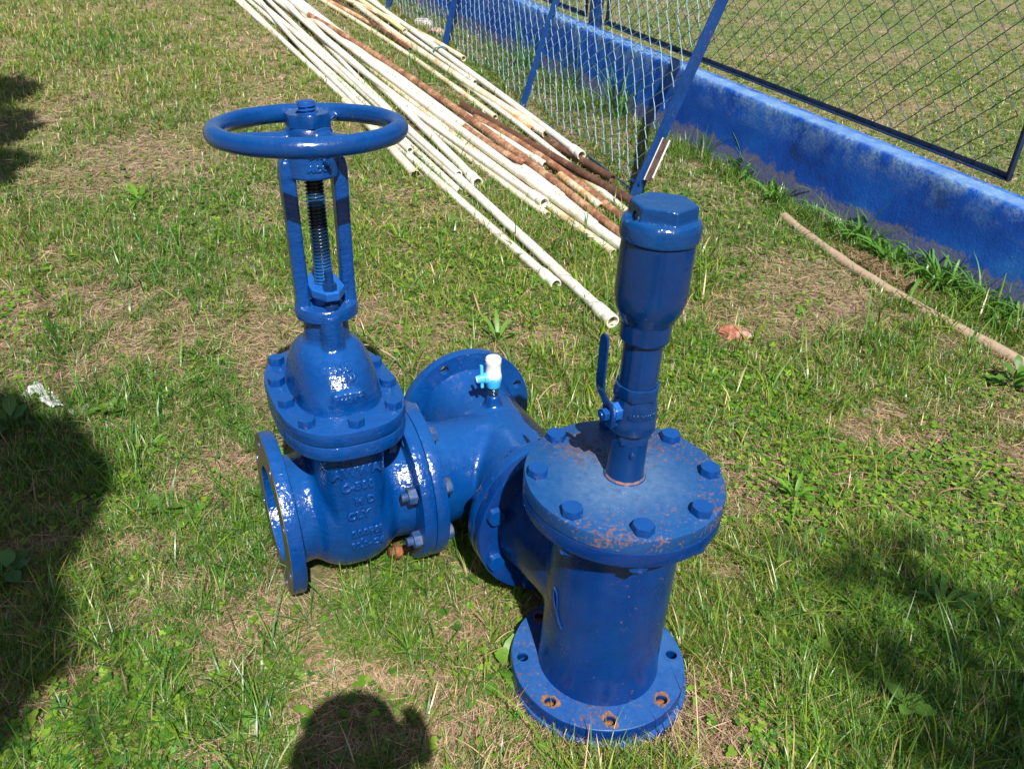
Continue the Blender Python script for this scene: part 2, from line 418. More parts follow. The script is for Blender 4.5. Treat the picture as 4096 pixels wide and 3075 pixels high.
# base flange and the sunken blind flange below it
base_pl = part('base_plate', lathe([(0, -.0002), (.166, -.0002), (.1735, -.001), (.1745, -.012), (.172, -.03), (0, -.03)], 96), B_base, axis_frame((0.004, -.006, -.229), (0, 0, 1), (1, 0, 0)))
# slightly irregular base: dusty ring over the flange top
ring = boolcut(lathe([(.1175, 0), (.1695, 0), (.1705, -.001), (.1705, -.003), (.1175, -.003)], 96, close=True),
               [xf(cyl(.0125, -.01, .01, 20), T(BC*math.cos(.0938+k*PI/4), BC*math.sin(.0938+k*PI/4), 0)) for k in range(8)])
sub('flange_face', ring, B_base, T(0, 0, -.2+.0024), t1)
hole_soil = []
for k in range(8):
    a = .0938+k*PI/4; M = T(BC*math.cos(a), BC*math.sin(a), -.2)
    if k in (0, 4):
        continue
    bolt_stub = lathe([(0, -.006), (.006, -.0065), (.0095, -.009), (.0104, -.014), (.0104, -.024), (0, -.024)], 20)
    if k == 1: srcb = sub('bolt_end', bolt_stub, RUST, M, t1)
    else: subdup(srcb, M, t1)
for k in range(8):
    a = .0938+k*PI/4; rr0 = [.0165+.0030*math.sin(q*2*PI/28*2+k*1.7)+.0018*math.sin(q*2*PI/28*5+k*3.1)+.001*math.sin(q*2*PI/28*9+k) for q in range(28)]
    g = ([(.0112*math.cos(q*2*PI/28), .0112*math.sin(q*2*PI/28), 0) for q in range(28)]+[(rr0[q]*math.cos(q*2*PI/28), rr0[q]*math.sin(q*2*PI/28), 0) for q in range(28)]+[(.0112*math.cos(q*2*PI/28), .0112*math.sin(q*2*PI/28), -.004) for q in range(28)], [(q, (q+1) % 28, 28+(q+1) % 28, 28+q) for q in range(28)]+[(q, 56+q, 56+(q+1) % 28, (q+1) % 28) for q in range(28)])
    sub('rust_stain', g, HALO if k not in (0, 4) else B_base, T(BC*math.cos(a), BC*math.sin(a), -.2+.0028), t1)
# ---- cover plate with eight bolts
frc = T(0, 0, .2478)
cov = part('cover_plate', lathe([(0, 0), (R_-.004, 0), (R_-.001, -.0012), (R_+.0005, -.004), (R_+.0005, -TH+.003), (R_-.002, -TH), (0, -TH)], 128), B_cover, frc)
head = hexhead(.0185, 0, .0140, .002)
for k in range(8):
    M = T(BC*math.cos(.1029+k*PI/4), BC*math.sin(.1029+k*PI/4), .2478) @ ROT(.4+k*1.3)
    if k == 0: hb0 = sub('bolt_head', head, B_bolt, M, cov)
    else: subdup(hb0, M, cov)
    Mn = T(BC*math.cos(.1029+k*PI/4), BC*math.sin(.1029+k*PI/4), zc-TH-.016) @ ROT(k)
    nut = join(hexhead(.0185, 0, .0158), cyl(.0098, -.010, .002, 16, .002))
    if k == 0: nt0 = sub('nut', nut, B_bolt, Mn, cov)
    else: subdup(nt0, Mn, cov)
sub('weld_bead', lathe([(.0310, .2478), (.0355+.0, .2480), (.0352, .2505), (.0330, .2530), (.0310, .2535)], 40, close=True), HALO, np.eye(4), cov)
# seam bead between cover and flange
sub('gasket', lathe([(R_-.006, .001), (R_-.0012, .0006), (R_-.0012, -.0006), (R_-.006, -.001)], 128, close=True), B_tee, T(0, 0, zc), cov)
# ---- horizontal tee (run along u, branch along v)
M2 = frame(C2, u, v, w)
run = xf(lathe([(0, -.232), (.127, -.232), (.126, -.212), (.119, -.17), (.113, -.11), (.112, .11), (.119, .17), (.127, .205), (.130, .2310), (0, .2310)], 60), axis_frame((0, 0, 0), (1, 0, 0)))
br2 = xf(lathe([(0, 0), (.108, 0), (.112, .12), (.119, .18), (.124, .219), (0, .219)], 56), axis_frame((0, 0, 0), (0, 1, 0)))
nip = xf(lathe([(0, .09), (.024, .09), (.019, .125), (.0165, .137), (.0165, .141), (0, .141)], 24), T(.047, 0, 0))
body2 = casting([run, br2, nip], .0045, 22)
inv2 = np.linalg.inv(M2)
t2 = part('horizontal_tee', join(body2, xf(FL, inv2 @ fr_far), xf(FL, inv2 @ fr_u_near), xf(FL, inv2 @ fr_g_in)), B_tee, M2)
bm_head = hexhead(.0185, 0, .0140, .002)
for k in range(8):
    a = PI/8+k*PI/4
    Mh = fr_u_near @ T(BC*math.cos(a), BC*math.sin(a), 0)
    # bolt heads on the vertical tee's side, nuts on this one's
    M1 = axis_frame(O+u*.2379+BC*(math.cos(a)*v+math.sin(a)*np.cross(u, v))-u*TH, -u, v) @ ROT(k*.9)
    Mn = axis_frame(O+u*.2379+BC*(math.cos(a)*v+math.sin(a)*np.cross(u, v))+u*TH, u, v) @ ROT(k*.5)
    nutg = join(hexhead(.0185, 0, .0158), cyl(.0098, 0, .024, 16, .002))
    if k == 0: a0 = sub('bolt_head', bm_head, B_bolt, M1, t2); b0 = sub('nut', nutg, B_bolt, Mn, t2)
    else: subdup(a0, M1, t2); subdup(b0, Mn, t2)
# gate valve joint: heads on the tee side, nuts on threaded studs on the valve side
vx = np.cross(v, u)
GJ = []
for k in range(8):
    a = PI-PI/8+k*PI/4-.012
    p = C2+v*.2229+BC*(math.cos(a)*u+math.sin(a)*w)
    M1 = axis_frame(p-v*TH, -v, u) @ ROT(k*.8); 
    if k == 2: continue
    nut_out = {0: .006, 7: .012}.get(k, .0)
    if k in (6, 7): nut_out = .018
    Mn = axis_frame(p+v*(TH+nut_out), v, u) @ ROT(k*.7+.3)
    nutg = join(hexhead(.0185, 0, .0165), cyl(.0092, 0, .030, 16, .002), thread(.0098, .012, .030, .0018, .0009, 18, 4))
    if k == 0: a0 = sub('bolt_head', bm_head, RUSTY_NUT, M1, t2); b0 = sub('nut', nutg, RUSTY_NUT, Mn, t2)
    else: subdup(a0, M1, t2); subdup(b0, Mn, t2)
# loose bolt hanging in the lowest visible hole
a = PI-PI/8+2*PI/4-.012; p = C2+v*.2229+BC*(math.cos(a)*u+math.sin(a)*w)+np.array([0, 0, -.004])
sub('loose_bolt', join(hexhead(.018, .022, .036), thread(.0098, -.03, .048, .0018, .0009, 18, 4)), RUST, axis_frame(p+v*TH, v+.08*w, u), t2)
# ---- drain cock (white body, pale blue lever) screwed on the run
LB = plain_mat('pale_blue_plastic', (.06, .42, .80), (.09, .50, .88), 40, .35, .1)
WHITE_BR = plain_mat('white_overpainted_brass', (.62, .65, .66), (.78, .79, .77), 25, .35, .3)
CHROME = plain_mat('bare_nickel', (.35, .34, .3), (.5, .49, .45), 60, .3, .1, metal=.9)
DARKN = plain_mat('tarred_nipple', (.004, .012, .03), (.012, .06, .16), 40, .15, .6)
ck = frame(C2+u*.047+w*.139, u, v, w) 
nipl = part('drain_cock', join(cyl(.0118, .0, .03, 24, .001), thread(.0125, .004, .026, .0022, .001, 24, 5)), DARKN, ck)
cz = .022
cockbody = boolcut(join(lathe([(0, cz), (.0155, cz), (.0165, cz+.002), (.0175, cz+.012), (.0192, cz+.018), (.0192, cz+.030), (.0172, cz+.036), (.0172, cz+.058), (.0182, cz+.060), (.0182, cz+.071), (.0170, cz+.073), (0, cz+.073)], 40)),
                   [cyl(.0118, cz+.045, cz+.09, 28)])
# paint overspray: light blue lower half through a height split
mW, nW, lW, bW = newmat('white_body_blue_overspray'); tcW = nW.new('ShaderNodeTexCoord'); sx = nW.new('ShaderNodeSeparateXYZ'); lW.new(tcW.outputs['Object'], sx.inputs[0])
nnW = tex(nW, lW, 'Noise', tcW.outputs['Object'], Scale=420., Detail=3.)
rW = ramp(nW, lW, mth(nW, lW, 'ADD', sx.outputs[2], mth(nW, lW, 'MULTIPLY', mth(nW, lW, 'SUBTRACT', nnW.outputs[0], .5), .055)), [(.045, (.04, .40, .75)), (.053, (.72, .74, .73))])
lW.new(rW.outputs[0], bW.inputs['Base Color']); bW.inputs['Roughness'].default_value = .35
sub('valve_body', cockbody, mW, ck, nipl)
sub('threaded_socket', join(thread(.0122, .0, .028, .0028, .0012, 28, 5)) if False else lathe([(.0118+.0007*(i % 2), cz+.046+i*.00125) for i in range(21)]+[(.0118+.002, cz+.0725), (.0172, cz+.0733)], 32), CHROME, ck, nipl)
# boss + butterfly handle pointing to the camera's left
hd = np.array([-.93, -.36, -.05]); hd /= np.linalg.norm(hd)
hM = axis_frame(np.array(ck[:3, 3])+w*(cz+.024), hd, w)
sub('packing_nut', cyl(.0125, .008, .022, 24, .0015), LB, hM, nipl)
wing = loft([superell(.0125, .010, .018, 2.2, 24), superell(.0095, .0085, .024, 2.2, 24), superell(.0088, .0085, .040, 2.2, 24)])
bl = box(.004, .034, -.0045, .0045, .024, .031); bl2 = box(-.022, -.004, -.0045, .0045, .024, .031)
sub('lever_handle', casting([wing, bl, bl2], .0012, 2), LB, hM, nipl)
sub('cap_disc', cyl(.0072, .0395, .0412, 24, .0004), WHITE_BR, hM, nipl)
# ---- GATE VALVE (local x=u, y=v, z=w, centre on the pipe axis)
MG = frame(GC, u, v, w); invG = np.linalg.inv(MG)
# barrel with an open pocket at the outer end
barrel = xf(lathe([(0, -.148), (.121, -.148), (.119, -.125), (.113, -.095), (.113, .095), (.118, .122), (.121, .148), (.1015, .148), (.1015, .055), (0, .055)], 72), axis_frame((0, 0, 0), (0, 1, 0), (1, 0, 0)))
def house(x, k=1.): return superell(.140*k, .060+.012*x, 0, 4., 72)
coin = xf(loft([superell(.112, .112, -.082, 2., 72), superell(.130, .130, -.062, 2., 72), superell(.140, .140, -.040, 2., 72), superell(.1445, .1445, -.02, 2., 72), superell(.1445, .1445, .02, 2., 72), superell(.140, .140, .040, 2., 72), superell(.130, .130, .062, 2., 72), superell(.112, .112, .082, 2., 72)]), axis_frame((0, 0, 0), (0, 1, 0), (1, 0, 0)))
colm = loft([superell(.144, .066, -.02, 3.6, 72), superell(.144, .067, .06, 3.8, 72), superell(.146, .070, .15, 4., 72), superell(.150, .074, .2, 4., 72), superell(.156, .082, .222, 3.6, 72)])
gbody = casting([barrel, coin, colm], .0042, 18)
# lower bonnet flange
def oval(a, b, z): return superell(a, b, z, 2.75, 96)
def plate(a, b, z0, z1, r=.0035): return loft([oval(a-r, b-r, z0), oval(a-r*.3, b-r*.3, z0+r*.3), oval(a, b, z0+r), oval(a+.001, b+.001, (z0+z1)/2), oval(a, b, z1-r), oval(a-r*.3, b-r*.3, z1-r*.3), oval(a-r, b-r, z1)])
FLG = flange(hole_r=.0112)
gv = part('gate_valve', join(gbody, plate(.194, .1215, .214, .2425), xf(FLG, invG @ fr_g_out), xf(FLG, invG @ fr_g_in2)), B_body, MG)
# machined outer face, scuffed
face = boolcut(lathe([(.1018, .0006), (.1695, .0006), (.1695, -.0008), (.1018, -.0008)], 96, close=True), [xf(cyl(.0114, -.01, .01, 20), T(BC*math.cos(PI/8+k*PI/4), BC*math.sin(PI/8+k*PI/4), 0)) for k in range(8)])
sub('flange_face', face, STEELFACE, fr_g_out, gv)
# bonnet
secs = [(.240, .136, .084, 3.0), (.262, .135, .083, 2.9), (.285, .133, .0815, 2.8), (.310, .129, .080, 2.6), (.335, .121, .077, 2.4), (.357, .108, .072, 2.25), (.375, .092, .065, 2.1), (.390, .070, .054, 2.), (.400, .045, .042, 2.)]
dome = loft([superell(a_, b_, z, e, 64) for z, a_, b_, e in secs])
secs = [(.240+(z-.240)*.86, a_, b_, e) for z, a_, b_, e in secs]
dome = loft([superell(a_, b_, z, e, 64) for z, a_, b_, e in secs])
neck = lathe([(0, .34), (.0445, .34), (.0425, .40), (.0415, .44), (0, .44)], 40)
lob = [xf(cyl(.0215, .325, .44, 28), T(s*.043, 0, 0)) for s in (-1, 1)]
bplate = plate(.195, .1225, .2445, .272)
plaque = xf(loft([superell(.0035, .032, .287, 9, 32), superell(.0035, .032, .318, 9, 32)]), T(-.1295, 0, 0))
bon = casting([dome, neck]+lob+[loft([oval(.188, .116, .2475), oval(.188, .116, .269)]), plaque], .0036, 7)
bn = part('bonnet', join(bon, bplate), B_body, MG)
bolts = [(s*x, t*y) for (x, y) in ((.046, .100), (.136, .082)) for s in (-1, 1) for t in (-1, 1)]+[(-.170, 0), (.170, 0)]
for k, (x, y) in enumerate(bolts):
    M = MG @ T(x, y, .272) @ ROT(k*.77)
    if k == 0: q0 = sub('bonnet_bolt', hexhead(.0168, -.001, .0150, .002), B_bolt, M, bn)
    else: subdup(q0, M, bn)
# raised lettering. reader faces the -x side: text right = -y, text up = +z
def letters(rows, xfun, parent, name='raised_lettering', mat=B_body):
    gs = []
    if len(rows) > 1: return [letters([q], xfun, parent, name, mat) for q in rows]
    for s, size, y, z, sp in rows:
        g = text_g(s, size, .0012, .0011, sp); p = np.asarray(g[0])
        X = np.array([-(xfun(z+q[1], y-q[0]))-q[2] for q in p])
        gs.append((np.stack([X, y-p[:, 0], z+p[:, 1]], 1), g[1]))
    return sub(name, join(*gs), mat, FR[parent.name], parent, angle=60)
def fx_body(z, y): return (.1462 if z > 0 else math.sqrt(max(.0001, .1452**2-z*z))-.001)+.0003
letters([('AWWA', .026, .002, .155, 1.12), ('C-500', .024, .002, .120, 1.1), ('H D', .022, -.010, .084, 1.1), ('CLY', .023, .006, .052, 1.15), ('200PSI', .023, -.008, .006, 1.0), ('12.0-C4', .021, -.008, -.026, 1.0)], fx_body, gv)
def fx_dome(z, y):
    zz = [s[0] for s in secs]; aa = float(np.interp(z, zz, [s[1] for s in secs])); bb = float(np.interp(z, zz, [s[2] for s in secs])); e = float(np.interp(z, zz, [s[3] for s in secs]))
    return aa*max(0.001, 1-abs(min(.98, abs(y)/bb))**e)**(1/e)+.0030
letters([('J SG', .014, -.003, .3530, 1.1), ('H D', .0145, -.008, .3385, 1.1)], fx_dome, bn)
letters([('11631T', .0155, .0, .3025, 1.1)], lambda z, y: .1325, bn, 'cast_number')
# yoke: ring plate, two arms, top collar
yk = [lathe([(0, .428), (.052, .428), (.055, .447), (0, .447)], 48)]
for s in (-1, 1):
    arm = []
    for z, yc, hw, hd_ in ((.44, .0435, .0125, .015), (.50, .0435, .0125, .0150), (.60, .0445, .0125, .0155), (.66, .0455, .013, .0165), (.695, .0455, .0135, .018), (.712, .0435, .013, .017), (.724, .038, .010, .014)):
        arm.append([(x, s*yc+y, z) for x, y, _ in superell(hd_, hw, 0, 7, 40)])
    yk.append(loft(arm))
yk.append(lathe([(0, .686), (.0440, .686), (.0455, .689), (.0455, .735), (.043, .742), (.0415, .752), (0, .752)], 48))
ykg = boolcut(casting(yk, .0022, 2), [cyl(.0185, .445, .705, 28)])
YM = MG @ T(0, -.0042, 0)
ykp = part('yoke', join(ykg, lathe([(.030, .425), (.0565, .425), (.0585, .4265), (.0592, .438), (.0580, .4475), (.0565, .4490), (.030, .4490)], 56, close=True)), B_body, YM)
def fx_col(z, y): return math.sqrt(max(1e-5, .0462**2-y*y))-.0006
letters([('U H G', .014, -.004, .728, 1.0), ('A C C S', .0135, -.004, .706, .9)], fx_col, ykp)
sub('grease_nipple', xf(join(cyl(.0058, 0, .008, 6), lathe([(0, .007), (.004, .007), (.0042, .012), (.003, .016), (0, .017)], 16)), T(0, 0, 0)), B_riser, YM @ axis_frame((-.0440, -.013, .716), (-1, -.28, 0)), ykp)
# stem, greased black with blue patches
mS, nS, lS, bS = newmat('stem_grease_and_paint'); tcS = nS.new('ShaderNodeTexCoord'); sS = nS.new('ShaderNodeSeparateXYZ'); lS.new(tcS.outputs['Object'], sS.inputs[0])
nz = tex(nS, lS, 'Noise', tcS.outputs['Object'], Scale=60., Detail=3.)
hz = mth(nS, lS, 'ADD', sS.outputs[2], mth(nS, lS, 'MULTIPLY', mth(nS, lS, 'SUBTRACT', nz.outputs[0], .5), .02))
mr = nS.new('ShaderNodeMapRange'); mr.inputs[1].default_value = .48; mr.inputs[2].default_value = .82; lS.new(hz, mr.inputs[0])
rS = ramp(nS, lS, mr.outputs[0], [(.0, (.01, .10, .33)), (.13, (.008, .06, .20)), (.20, (.005, .022, .055)), (.44, (.003, .006, .012)), (.455, (.012, .06, .16)), (.52, (.014, .05, .11)), (.535, (.003, .003, .004)), (.88, (.003, .003, .004)), (.91, (.006, .06, .26))])
lS.new(rS.outputs[0], bS.inputs['Base Color']); bS.inputs['Roughness'].default_value = .22
sub('stem', join(thread(.0170, .478, .806, .0064, .0034, 36, 8), cyl(.0152, .800, .8105, 28, .002)), mS, YM, ykp)
# gland follower and its bolts
gl = casting([loft([[(x, y, z) for x, y in ((-.062, .012), (-.062, -.012), (-.03, -.031), (.03, -.031), (.060, -.012), (.060, .012), (.03, .031), (-.03, .031))] for z in (.471, .4875)]), cyl(.026, .44, .474, 28)], .002, 3)
glp = sub('gland_plate', boolcut(gl, [cyl(.0180, .43, .50, 24)]), B_gland, YM, ykp)
for s in (-1, 1):
    sub('gland_bolt', join(thread(.0082, .44, .524, .0026, .0012, 20, 5), xf(hexhead(.0135, 0, .0125), T(0, 0, .4875)), xf(hexhead(.0130, 0, .009), T(0, 0, .449))), B_riser, YM @ T(s*.043, 0, 0), ykp)
# hand wheel: rim, three spokes, hub; nut on top
WM = MG @ T(0, -.004, 0)
rim = []
for i in range(96):
    a = 2*PI*i/96; r = .1535; rr = .0162*(1+.02*math.sin(5*a)+.015*math.sin(11*a+1))
    rim.append([((r+rr*math.cos(q)*1.02)*math.cos(a), (r+rr*math.cos(q)*1.02)*math.sin(a), .765+rr*math.sin(q)*1.02) for q in [2*PI*k/20 for k in range(20)]])
n_ = 20; RV = [p for s in rim for p in s]; RF = [(k*n_+i, k*n_+(i+1) % n_, ((k+1) % 96)*n_+(i+1) % n_, ((k+1) % 96)*n_+i) for k in range(96) for i in range(n_)]
hub = lathe([(0, .737), (.036, .737), (.040, .742), (.0415, .757), (.039, .7655), (.036, .7705), (0, .7705)], 48)
spk = []
back_dir = math.atan2((np.array([.02, 1., 0]) @ v), (np.array([.02, 1., 0]) @ u))
for j in range(3):
    a = back_dir+j*2*PI/3; secs_ = []
    for t_, wd, hh, dz in ((.028, .020, .0085, -.006), (.06, .0175, .007, -.004), (.10, .015, .0065, -.001), (.13, .015, .007, 0), (.152, .019, .009, 0)):
        sc = superell(wd, hh, 0, 2.2, 20); ca, sa = math.cos(a), math.sin(a)
        secs_.append([(t_*ca-x*sa, t_*sa+x*ca, .7605+dz+y) for x, y, _ in sc])
    spk.append(loft(secs_))
wheelg = casting([(RV, RF), hub]+spk, .0026, 5)
whl = part('handwheel', boolcut(wheelg, [cyl(.0178, .72, .79, 24)]), B_wheel, WM)
sub('wheel_nut', boolcut(join(hexhead(.0400, .7705, .7915, .004)), [cyl(.0188, .76, .80, 24)]), B_wheel, WM, whl)
# ---- AIR VALVE stack on the cover
A0 = np.eye(4)
rise = part('riser_pipe', join(lathe([(.0365, .2478), (.0335, .2515), (.0320, .256), (.0316, .27), (.0313, .326), (.0, .326)], 48),
                             xf(lathe([(0, -.002), (.0045, -.001), (.0048, .003), (.003, .0055), (0, .006)], 14), axis_frame((.003, -.0315, .308), (0, -1, 0)))), B_riser, T(0, 0, .0))
bvb = lathe([(0, .345), (.0375, .345), (.0390, .347), (.0390, .3665), (.0378, .369), (.0372, .376), (.0368, .392), (.0352, .400), (.0325, .407), (.0325, .412), (0, .412)], 56)
hex1 = hexhead(.0352, .3255, .3455, .003); hex2 = hexhead(.0395, .4095, .4285, .004)
bv = part('ball_valve', join(bvb, hex1, xf(hex2, ROT(.25))), B_riser, A0)
lx = np.array([-.85, -.52, 0]); lx /= np.linalg.norm(lx)
sM = axis_frame((0, 0, .384), lx, (0, 0, 1))   # local x is up, z points out left
sub('stem_boss', join(xf(hexhead(.0165, .030, .046), T(0, 0, 0)), cyl(.0125, .02, .050, 24, .001), cyl(.0085, .05, .058, 20)), B_gland, sM, bv)
# lever handle: a bent steel strip
def strip(pts, wd, th):
    secs_ = []
    P = np.array(pts)
    t = np.gradient(P, axis=0)
    for p_, tt, w2 in zip(P, t, wd):
        tt = tt/np.linalg.norm(tt); nn = np.array([-tt[1], tt[0]])
        secs_.append([(p_[0]+nn[0]*th*a_, b_*w2, p_[1]+nn[1]*th*a_) for a_, b_ in ((-.5, -1), (-.5, 1), (.5, 1), (.5, -1))])
    return loft(secs_)
lev = strip([(-.020, .0525), (-.010, .0530), (.012, .0535), (.024, .0590), (.040, .0690), (.050, .0735), (.062, .0750), (.09, .0755), (.125, .0765), (.137, .077), (.143, .0772), (.146, .0773)],
            [.012, .013, .0130, .0120, .0105, .0098, .0098, .0098, .0098, .0090, .0065, .0025], .0036)
brk = join(box(-.0220, -.0195, -.012, .012, .038, .0545), box(-.021, -.008, -.0135, -.0105, .045, .0540))
lv = sub('lever_handle', join(lev, brk), B_riser, sM, bv)
sub('lever_nut', join(xf(hexhead(.0112, .0555, .0655), T(0, 0, 0)), cyl(.0055, .06, .068, 14, .001)), B_bolt, sM, bv)
def fx_bv(z, y): return .0372
cyl2 = text_g('600 WOG', .012, .0008, .0007, 1.05)
p_ = np.asarray(cyl2[0]); ang = p_[:, 0]/.0375-PI/2+.35; rr_ = .0370+p_[:, 2]
sub('raised_lettering', (np.stack([rr_*np.cos(ang), rr_*np.sin(ang), .382+p_[:, 1]], 1), cyl2[1]), B_riser, A0, bv, angle=60)
pipe2 = lathe([(0, .425), (.0313, .425), (.0311, .515), (0, .515)], 48)
tank = lathe([(0, .506), (.0365, .506), (.0392, .509), (.0396, .512), (.0396, .536), (.0402, .541), (.0455, .549), (.0515, .562), (.0545, .577), (.0555, .592), (.0552, .64), (.0545, .668), (0, .668)], 72)
av = part('air_valve', join(pipe2, tank), B_riser, A0)
capg = casting([lathe([(0, .669), (.0560, .669), (.0585, .672), (.0590, .680), (.0588, .692), (.0570, .6975), (.0535, .7015), (0, .7025)], 72), xf(hexhead(.0505, .695, .7235, .002), ROT(.785))], .0019, 2)
# vent hole on the left flat of the cap
vd = np.array([-.93, -.37, 0]); vd /= np.linalg.norm(vd)
vent_pos = np.array([-.0465, -.018, .7045])
capg = boolcut(capg, [xf(cyl(.0095, -.012, .025, 24), axis_frame(vent_pos, vd+np.array([0, 0, .25]), (0, 0, 1)))])
sub('valve_cap', capg, B_cap, A0, av)
sub('vent_hole', xf(cyl(.0094, -.0115, -.0085, 20), axis_frame(vent_pos, vd+np.array([0, 0, .25]), (0, 0, 1))), VENT_SHADE, A0, av)  # near-black disc in the cut, the hole's shade put into its colour
# ------------------------------------------------------------------ WALL, FENCE
a_ = np.array([-.948, 5.986]); b_ = np.array([1.613, 1.553]); dw = (b_-a_)/np.linalg.norm(b_-a_); nw = np.array([-dw[1], dw[0]])
def wp(s, off):            # s metres along the wall from its far reference point, off metres behind its front face
    p = a_+dw*s+nw*off; return float(p[0]), float(p[1])
WALL_H = .362
def wall():
    S = np.concatenate([np.arange(-6, -1, .5), np.arange(-1, 7.5, .045)])
    prof = [(-.006, -.20), (-.003, .06), (0, .2), (0, .335), (.001, .351), (.005, .3585), (.012, .361), (.05, .362), (.082, .360), (.083, .335), (.104, .334), (.106, .352), (.128, .352), (.130, .340), (.131, .1), (.131, -.25)]
    V = []; n = len(prof)
    fine = []
    for i in range(n-1):
        p, q = prof[i], prof[i+1]; k = max(1, int(math.hypot(q[0]-p[0], q[1]-p[1])/.03))
        for t in range(k): fine.append((p[0]+(q[0]-p[0])*t/k, p[1]+(q[1]-p[1])*t/k))
    fine.append(prof[-1]); n = len(fine)
    for s in S:
        for o_, h in fine:
            k = (noise2(s, h, 3.3, 21)-.5)*.012+(noise2(s, h*1.3, 7, 22)-.5)*.004
            kk = k if h < .35 and o_ < .01 else k*.25
            chip = -.006*max(0, float(noise2(s, h, 6, 25))-.72)/.28 if abs(h-.34) < .04 and o_ < .03 else 0
            x, y = wp(s, o_-kk+chip*-1); V.append((x, y, float(gbase(x, y))+h+kk*.3))
    F = [(a*n+i, (a+1)*n+i, (a+1)*n+i+1, a*n+i+1) for a in range(len(S)-1) for i in range(n-1)]
    m, nn, l, b = newmat('blue_limewash_plaster'); tc = nn.new('ShaderNodeTexCoord'); V_ = tc.outputs['Object']
    n1 = tex(nn, l, 'Noise', V_, Scale=3.4, Detail=7., Roughness=.62); n2 = tex(nn, l, 'Noise', V_, Scale=75., Detail=6., Roughness=.75); n3 = tex(nn, l, 'Noise', V_, Scale=11., Detail=5., Roughness=.7)
    r1 = ramp(nn, l, n1.outputs[0], [(.26, (.004, .030, .12)), (.38, (.002, .055, .36)), (.55, (.004, .085, .46)), (.72, (.02, .16, .52))])
    sz = nn.new('ShaderNodeVectorMath'); sz.operation = 'DOT_PRODUCT'; at = nn.new('ShaderNodeAttribute'); at.attribute_name = 'hgt'
    edge = ramp(nn, l, at.outputs['Fac'], [(.0, G(.75)), (.16, G(.05)), (.60, G(0)), (.86, G(.5)), (1.0, G(1))])
    e2 = mth(nn, l, 'MULTIPLY', edge.outputs[0], ramp(nn, l, n3.outputs[0], [(.42, G(0)), (.6, G(1))]).outputs[0])
    pale = ramp(nn, l, n2.outputs[0], [(.4, (.05, .17, .42)), (.6, (.22, .33, .50)), (.72, (.50, .52, .50))])
    c = mixc(nn, l, e2, r1.outputs[0], pale.outputs[0])
    sp = ramp(nn, l, n2.outputs[0], [(.66, G(0)), (.72, G(.7))]); c = mixc(nn, l, mth(nn, l, 'MULTIPLY', sp.outputs[0], ramp(nn, l, n1.outputs[0], [(.45, G(0)), (.65, G(1))]).outputs[0]), c, (.42, .43, .42))
    mudn = mth(nn, l, 'ADD', at.outputs['Fac'], mth(nn, l, 'MULTIPLY', n3.outputs[0], -.55)); mud = ramp(nn, l, mudn, [(.0, G(.8)), (.06, G(0))])
    c = mixc(nn, l, mth(nn, l, 'MULTIPLY', mud.outputs[0], ramp(nn, l, n2.outputs[0], [(.35, G(.2)), (.6, G(1))]).outputs[0]), c, (.20, .17, .14))
    topc = ramp(nn, l, at.outputs['Fac'], [(.985, G(0)), (1.0, G(1))]); c = mixc(nn, l, mth(nn, l, 'MULTIPLY', topc.outputs[0], .6), c, (.16, .30, .48))
    l.new(c, b.inputs['Base Color']); b.inputs['Roughness'].default_value = .72; b.inputs['Specular IOR Level'].default_value = .3
    hgt = mth(nn, l, 'ADD', mth(nn, l, 'MULTIPLY', n2.outputs[0], .9), mth(nn, l, 'MULTIPLY', n3.outputs[0], .5))
    bp = nn.new('ShaderNodeBump'); bp.inputs['Strength'].default_value = .8; bp.inputs['Distance'].default_value = .005; l.new(hgt, bp.inputs['Height']); l.new(bp.outputs[0], b.inputs['Normal'])
    o = mk('low_wall', (V, F), m, None, angle=50)
    A = o.data.attributes.new('hgt', 'FLOAT', 'POINT'); A.data.foreach_set('value', np.tile(np.array([min(1, max(0, h/.362)) if o_ < .10 else .9 for o_, h in fine]), len(S)).astype(np.float32))
    tag(o, 'low rendered blue concrete wall with chalky worn top edge beneath the chain-link fence', 'wall')
wall()
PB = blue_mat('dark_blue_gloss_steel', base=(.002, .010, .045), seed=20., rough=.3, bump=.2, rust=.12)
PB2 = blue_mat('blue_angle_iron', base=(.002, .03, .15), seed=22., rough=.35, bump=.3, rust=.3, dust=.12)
WIRE_D = plain_mat('dull_green_grey_wire', (.03, .05, .06), (.10, .13, .13), 30, .35, 0., metal=.6)
WIRE_L = plain_mat('pale_blue_painted_wire', (.16, .30, .42), (.32, .46, .56), 30, .4, 0., metal=.15)
